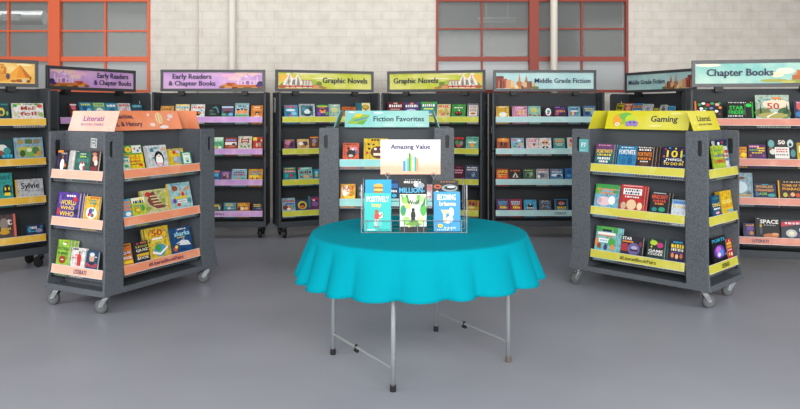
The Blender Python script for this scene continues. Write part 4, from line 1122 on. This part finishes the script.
row('CHB', 1, 14, [
    '731 752 172.8 #9ab8c4 | tall pale blue book with a brown bear | r 94 50 4 100 #6a8a98;e 40 40 70 50 #c4d8de;e 48 78 34 12 #7a4a2c;e 80 14 24 20 #6a6f74;r 50 6 80 8 #b89a5a;e 30 60 14 30 #2a4a6a',
    '754 775.7 183.7 #2a3358 | navy book with orange-yellow title | T 46 78 78 18 #e8b43c WORLDS;T 48 52 84 18 #e8a03c STRANGEST;T 32 26 50 16 #8ad04a PLACES;e 78 16 36 24 #3a9a94;e 12 24 16 30 #4a6a94;L 50 94 30 5 c 4',
    '777.7 806 180.7 #38201c s=#d8a02c | dark brown book with golden title | r 2 50 5 100 #d8a02c;L 54 92 70 5 #d8c8a0 8;T 54 72 80 13 #e8a83c TOMB OF THE;T 56 52 82 15 #e8a83c PHARAOHS;e 24 18 16 26 #b8b04a;e 50 20 16 24 q;e 68 16 16 24 #c84a2c;e 86 20 16 26 #8a5a34;e 38 10 12 16 #6a3a2c'])
row('CHB', 0, 14, [
    '743 754.2 223 #3a2c54 | dark purple and orange book beside the cart | e 60 60 60 40 #6a4a94;L 60 84 70 10 #d8963c 4;e 70 24 40 30 #c87a2c;e 40 30 30 40 #2a4a84',
    '755 779 217.4 #151517 | black book reading SPACE | T 58 78 76 20 w SPACE;L 60 60 50 6 e 8;e 62 6 64 24 #b86a3c;e 22 34 12 46 #4a4f54;e 22 56 10 14 #c8a83c;e 80 14 30 14 #d89a6a;r 12 92 10 4 e',
    '780.5 806 219.8 #3a3c46 | dark book with silver globe and pink-red title | p #b83444 0,60 0,84 100,100 100,82;L 50 80 70 12 #e8c8d0 5;e 40 24 44 44 #b8bcc0;e 40 24 22 24 #e0d8b0;e 80 44 20 30 #a8d0d8;e 70 14 20 20 #5a3a6a;e 92 24 14 20 #d8e0e4'])

# ------------------------------------------------------------------ round table, cloth, wire rack
TX, TY, TZ = .110, 4.19, .738
legs = []
for px, py in ((333, 354.3), (393, 391.3), (508.5, 362), (436, 331)):
    z = FPX * EYE / (py - HY)
    legs.append(((px - HX) / FPX * z, z))
tb = tag(empty('round_table', (TX, TY, 0)), 'round folding table with grey metal legs under the turquoise cloth', 'table')
loc = lambda p, z: (p[0] - TX, p[1] - TY, z)
GREY = mat('#9fa5a8', .35, .25)
p = MB()
p.lathe((0, 0, TZ - .02), (0, 0, 1), [(-.014, .60), (-.01, .612), (.014, .614), (.018, .605)], mat('#c9c5bc', .5), 64)
p.build('tabletop', tb)
for i, q in enumerate(legs):
    p = MB()
    # legs splay a little from the top
    top = (q[0] * .985 + TX * .015, q[1] * .985 + TY * .015)
    p.tube([loc(q, .01), loc(top, TZ - .03)], .0125, GREY, 14)
    lg = p.build('leg', tb, smooth=True)
    f = MB()
    f.lathe(loc(q, 0), (0, 0, 1), [(0, .0165), (.03, .0165), (.034, .0145)], BLACK if i != 2 else mat('#5f5850', .6), 14)
    f.build('rubber_foot', lg)
for a, b in ((0, 1), (3, 2)):
    p = MB()
    A, B = Vector(loc(legs[a], .122)), Vector(loc(legs[b], .118))
    p.tube([A, B], .007, GREY, 8)
    d = (B - A).normalized()
    for e_ in (A, B):
        p.tube([e_ - d * .0, e_ + Vector((0, 0, .03))], .006, BLACK, 8)
    br = p.build('leg_brace', tb)
    k = MB()
    C = A.lerp(B, .42)
    k.tube([C + Vector((0, 0, .014)), C + Vector((0, 0, -.026))], .008, BLACK, 8)
    k.tube([C - d * .012 + Vector((0, 0, -.018)), C + d * .016 + Vector((0, 0, -.018))], .010, BLACK, 8)
    k.build('brace_lock', br)
    for e_ in (A, B):
        pass

# turquoise cloth: flat over the top, soft roll at the edge, waved skirt
RT, NSEG = .634, 288
rng = random.Random(11)
nf = 19
phs = []
a = 0
cuts = [0]
for i in range(nf):
    a += rng.uniform(.75, 1.25)
    cuts.append(a)
cuts = [c / a * 2 * PI for c in cuts]
amps = [rng.uniform(.7, 1.3) for _ in range(nf)]


def fold(th):
    th %= 2 * PI
    for i in range(nf):
        if cuts[i] <= th < cuts[i + 1]:
            u = (th - cuts[i]) / (cuts[i + 1] - cuts[i])
            g = math.sin(PI * u) ** .6
            return (g * 2 - 1.0), amps[i]
    return -1, 1


def foldw(th):
    v, w_ = 0, 0
    for k in range(-2, 3):
        f_, a_ = fold(th + k * .012)
        v += f_ * (.8 + .2 * a_)
        w_ += 1
    return v / w_


vs, fs = [(0, 0, 0)], []
rings = [('t', .2), ('t', .4), ('t', .55), ('t', .61)] + [('a', k / 5) for k in range(1, 6)] + [('s', k / 12) for k in range(1, 13)]
RR = .016
for kind, q in rings:
    for j in range(NSEG):
        th = 2 * PI * j / NSEG
        fo = foldw(th)
        if kind == 't':
            r, z = q, 0.0
        elif kind == 'a':
            an = q * R(72)
            r, z = .608 + RR * math.sin(an) * 1.0, -RR * (1 - math.cos(an))
        else:
            z0_ = -RR * (1 - math.cos(R(72)))
            drop = .224 + .012 * math.sin(2 * th + .6) + .003 * fo
            e = q ** .85
            r = .608 + RR * math.sin(R(72)) + .066 * q + fo * (.034 * e)
            z = z0_ - drop * q
        vs.append((r * math.cos(th), r * math.sin(th), z))
for j in range(NSEG):
    fs.append((0, 1 + j, 1 + (j + 1) % NSEG))
for i in range(len(rings) - 1):
    for j in range(NSEG):
        a_, b_ = 1 + i * NSEG + j, 1 + i * NSEG + (j + 1) % NSEG
        fs.append((a_, a_ + NSEG, b_ + NSEG, b_))
CLOTH = mat_noise('turquoise_cloth', '#00899a', '#0293a5', 260, .9, .3, .7, .12, 2, .05)
p = MB()
p.add(vs, fs, CLOTH)
cl = p.build('tablecloth', smooth=True)
cl.location = (TX, TY, TZ + .006)
so = cl.modifiers.new('thickness', 'SOLIDIFY')
so.thickness, so.offset = .002, 1
tag(cl, 'turquoise round cloth hanging in soft folds over the table', 'tablecloth')
TOP = TZ + .008

# wire display rack on the table
RX, RY, RW = (414 - HX) / FPX * 4.12, 4.10, .60
rk = tag(empty('wire_rack', (RX, RY, TOP)), 'silver wire display rack of books standing on the turquoise cloth', 'rack')
SIL = mat('#c3c8ca', .25, .7)
h2 = RW / 2
wr = .0021
p = MB()
for z in (.004, .072):
    p.tube([(-h2, 0, z), (h2, 0, z)], wr, SIL)
p.tube([(-h2, .26, .004), (h2, .26, .004)], wr, SIL)
p.tube([(-h2, .26, .15), (h2, .26, .15)], wr, SIL)
p.tube([(-h2, .13, .085), (h2, .13, .085)], wr, SIL)
p.tube([(-h2, .13, .004), (h2, .13, .004)], wr, SIL)
for x in (-.27, -.205, -.13, -.055, .02, .055, .13, .205, .27):
    p.tube([(x, 0, .004), (x, 0, .072)], wr, SIL)
    p.tube([(x, 0, .004), (x, .26, .006)], wr * .8, SIL)
p.build('basket', rk)
for s in (-1, 1):
    p = MB()
    x = s * h2
    p.tube([(x, 0, .002), (x, 0, .20), (x, .004, .272)], wr * 1.2, SIL)
    p.tube([(x, .13, .004), (x, .13, .25)], wr, SIL)
    p.tube([(x, .26, .004), (x, .25, .29)], wr, SIL)
    p.tube([(x, .004, .272), (x, .13, .25), (x, .25, .29)], wr, SIL)
    p.tube([(x, 0, .072), (x, .26, .15)], wr, SIL)
    p.build('end_frame', rk)
for px in (388, 434.5):
    p = MB()
    x = (px - 414) / FPX * 4.25
    p.tube([(x, .215, .004), (x, .215, .30)], wr, SIL)
    lp = [(x + .013 * math.sin(2 * PI * k / 12), .215, .313 - .013 * math.cos(2 * PI * k / 12)) for k in range(13)]
    p.tube(lp, wr, SIL)
    p.build('card_holder', rk)


def rack_book(px0, px1, pyt, yo, zo, lean, base, spec, look, d=.016, v0=0):
    Z = RY + yo
    x0, x1 = (px0 - HX) / FPX * Z, (px1 - HX) / FPX * Z
    l = R(lean)
    ztop = EYE - (pyt - HY) / FPX * (Z + .04)
    h = (ztop - TOP - zo) / math.cos(l)
    o = make_book(Matrix.Translation((x0, Z, TOP + zo)) @ Matrix.Rotation(-l, 4, 'X'), x1 - x0, h, d, base, spec, v0, 5, plain=True)
    tag(o, look, 'book', 'books in the wire rack on the table')
    return o


rack_book(364.3, 391, 192.8, .008, .010, 8, '#33b8b4', 'T 50 84 84 15 #e8f4f0 POSITIVELY;T 46 67 36 12 #f2dc4a izzy;e 50 24 36 30 #58c4bc;e 46 52 14 10 #a8542c;r 46 38 16 18 #c8403a;r 42 22 6 18 #d8e0e0;r 51 22 6 18 #d8e0e0;r 62 42 12 14 #f0dcc0;r 58 40 12 4 #c8403a;e 64 44 4 5 k;r 42 12 7 3 #7a4a2c;r 52 12 7 3 #7a4a2c;L 74 4 40 3 #1f7a78 7;L 26 4 30 3 #d8f0e8 5',
          'teal book with white and yellow title, front left pocket of the wire rack')
rack_book(400, 426.5, 194, .008, .010, 8, '#dfe6d4', 'r 50 6 100 14 #16181a;e 20 84 30 20 #8fc45a;e 80 88 36 18 #a8d88a;e 12 56 22 30 #3f9a4c;e 88 58 24 34 #4aa84a;e 30 68 20 16 #d8e06a;p g 2,98 14,80 10,98;p #2f8a4a 20,98 36,72 30,98;p #6ab04a 62,98 74,70 76,98;p #2f7a3c 98,96 80,64 96,74;p t 4,48 26,60 14,66;e 50 44 18 24 #1a241e;e 50 58 12 10 #1a1c1a;p #1a241e 38,24 50,46 62,24;e 50 22 70 14 #6a9a3c;e 24 30 26 20 #9ac86a;e 78 30 22 20 #c8dc8a;T 50 78 44 12 #2a4a34 Wolf;e 34 14 10 6 #d8d86a;e 66 14 14 6 #3a6a44;e 46 34 6 20 #0e1410',
          'pale green forest book with dark figure, front middle pocket of the wire rack')
rack_book(434, 460.5, 191.5, .008, .010, 8, '#3a94d0', 'T 48 86 70 15 #e4f0f8 BECOMING;T 52 70 62 12 #e8dcb0 brianna;e 66 48 20 24 #e8eef0;p #f0c8a0 26,54 56,54 54,46 46,44 46,22 36,22 34,44;e 60 30 26 16 #e8f0f4;e 64 38 12 14 #f4d8b8;p #f6f2ea 46,20 62,20 58,30 48,28;e 24 14 20 9 #f0d048;L 24 14 12 3 #8a6a1c 3;L 60 9 46 4 #cfe6f4 6;L 40 4 60 3 #cfe6f4 8',
          'blue book with white and cream title, front right pocket of the wire rack')
rack_book(365.2, 391.3, 179.3, .14, .095, 6, '#1f9fd4', 'r 50 34 34 60 #e89a2c;r 50 44 36 8 #7a4a2c;r 50 16 36 8 #7a4a2c;e 50 60 36 24 #f0ac3c;e 50 30 36 18 #f4c05a;e 50 4 36 16 #f0ac3c',
          'bright blue book with golden burgers, rear left pocket of the wire rack', v0=.56)
rack_book(399.3, 427, 178.5, .14, .095, 6, '#17191d', 'e 74 56 34 40 #8f9aa2;e 60 60 16 26 #d8e0e4;T 48 78 62 15 w MIKE LUPICA;T 46 24 92 34 #4ab4e0 MILLION-;L 50 94 60 4 e 9',
          'black book with blue title, rear middle pocket of the wire rack', v0=.56)
rack_book(432.5, 458.5, 180, .14, .095, 6, '#1d2022', 'e 66 46 62 50 #8a9498;e 68 48 46 30 #23282a;e 72 54 32 14 #c8d4d4;e 20 56 30 30 #c85a2c;e 20 56 16 14 #1d2022;e 18 16 14 22 #e8ecec;L 60 90 60 10 #8a5a34 6;e 86 20 22 16 #4a7a34',
          'black book with a silver oval shape, rear right pocket of the wire rack', v0=.56)
# the Amazing Value card
cw, ch = .36, .208
cx = (410.5 - HX) / FPX * 4.32
cd_ = empty('sign_card', (cx, RY + .224, TOP + .316))
tag(cd_, 'white and peach card reading Amazing Value, clipped above the wire rack', 'sign')
p = MB(Matrix.Rotation(-R(4), 4, 'X'))


def mat_fade():
    m = bpy.data.materials.new('card_print')
    m.use_nodes = True
    nt = m.node_tree
    tc = nt.nodes.new('ShaderNodeTexCoord')
    se = nt.nodes.new('ShaderNodeSeparateXYZ')
    mr = nt.nodes.new('ShaderNodeMapRange')
    mr.inputs[1].default_value, mr.inputs[2].default_value = .175, .06
    nz = nt.nodes.new('ShaderNodeTexNoise')
    nz.inputs['Scale'].default_value = 14
    ad = nt.nodes.new('ShaderNodeMath')
    ad.operation = 'MULTIPLY_ADD'
    ad.inputs[1].default_value = .05
    cr = nt.nodes.new('ShaderNodeValToRGB')
    cr.color_ramp.elements[0].color = lin('#efecec')
    cr.color_ramp.elements[1].color = lin('#f0ab8c')
    nt.links.new(tc.outputs['Object'], se.inputs[0])
    nt.links.new(nz.outputs['Fac'], ad.inputs[0])
    nt.links.new(se.outputs['Z'], ad.inputs[2])
    nt.links.new(ad.outputs[0], mr.inputs[0])
    nt.links.new(mr.outputs[0], cr.inputs['Fac'])
    b = nt.nodes['Principled BSDF']
    nt.links.new(cr.outputs['Color'], b.inputs['Base Color'])
    b.inputs['Roughness'].default_value = .4
    return m


p.box(-cw / 2, cw / 2, 0, .003, 0, ch, mat_fade())
draw(p, 'r 39.5 24 3.5 30 #3a8ab8;r 42.6 27 2.6 36 #8ad0e0;r 45.4 28 2.6 38 #8aa8d8;r 48.6 35 3.4 52 #3f9a4c;r 51.6 32 2.4 46 #b4d24a;r 54.6 33 3.4 48 #d8ecd8;r 58 30 3 42 #2aa8a0;r 61.4 28 3 38 #e89a6a;e 35.5 52 1.6 3 #3ab0b0;e 66 60 1.2 2 #b8d86a;e 8 76 2 3 #f0a890;e 92 76 2 3 #f0a890',
     lambda u: (u / 100 - .5) * cw, lambda v: v / 100 * ch, 0, .0004)
co = p.build('card', cd_)
t = MB(Matrix.Rotation(-R(4), 4, 'X'))
t.text('Amazing Value', 0, ch * .78, cw * .66, None, -.0065, mat('#26255a', .5))
t.build('card_lettering', co)
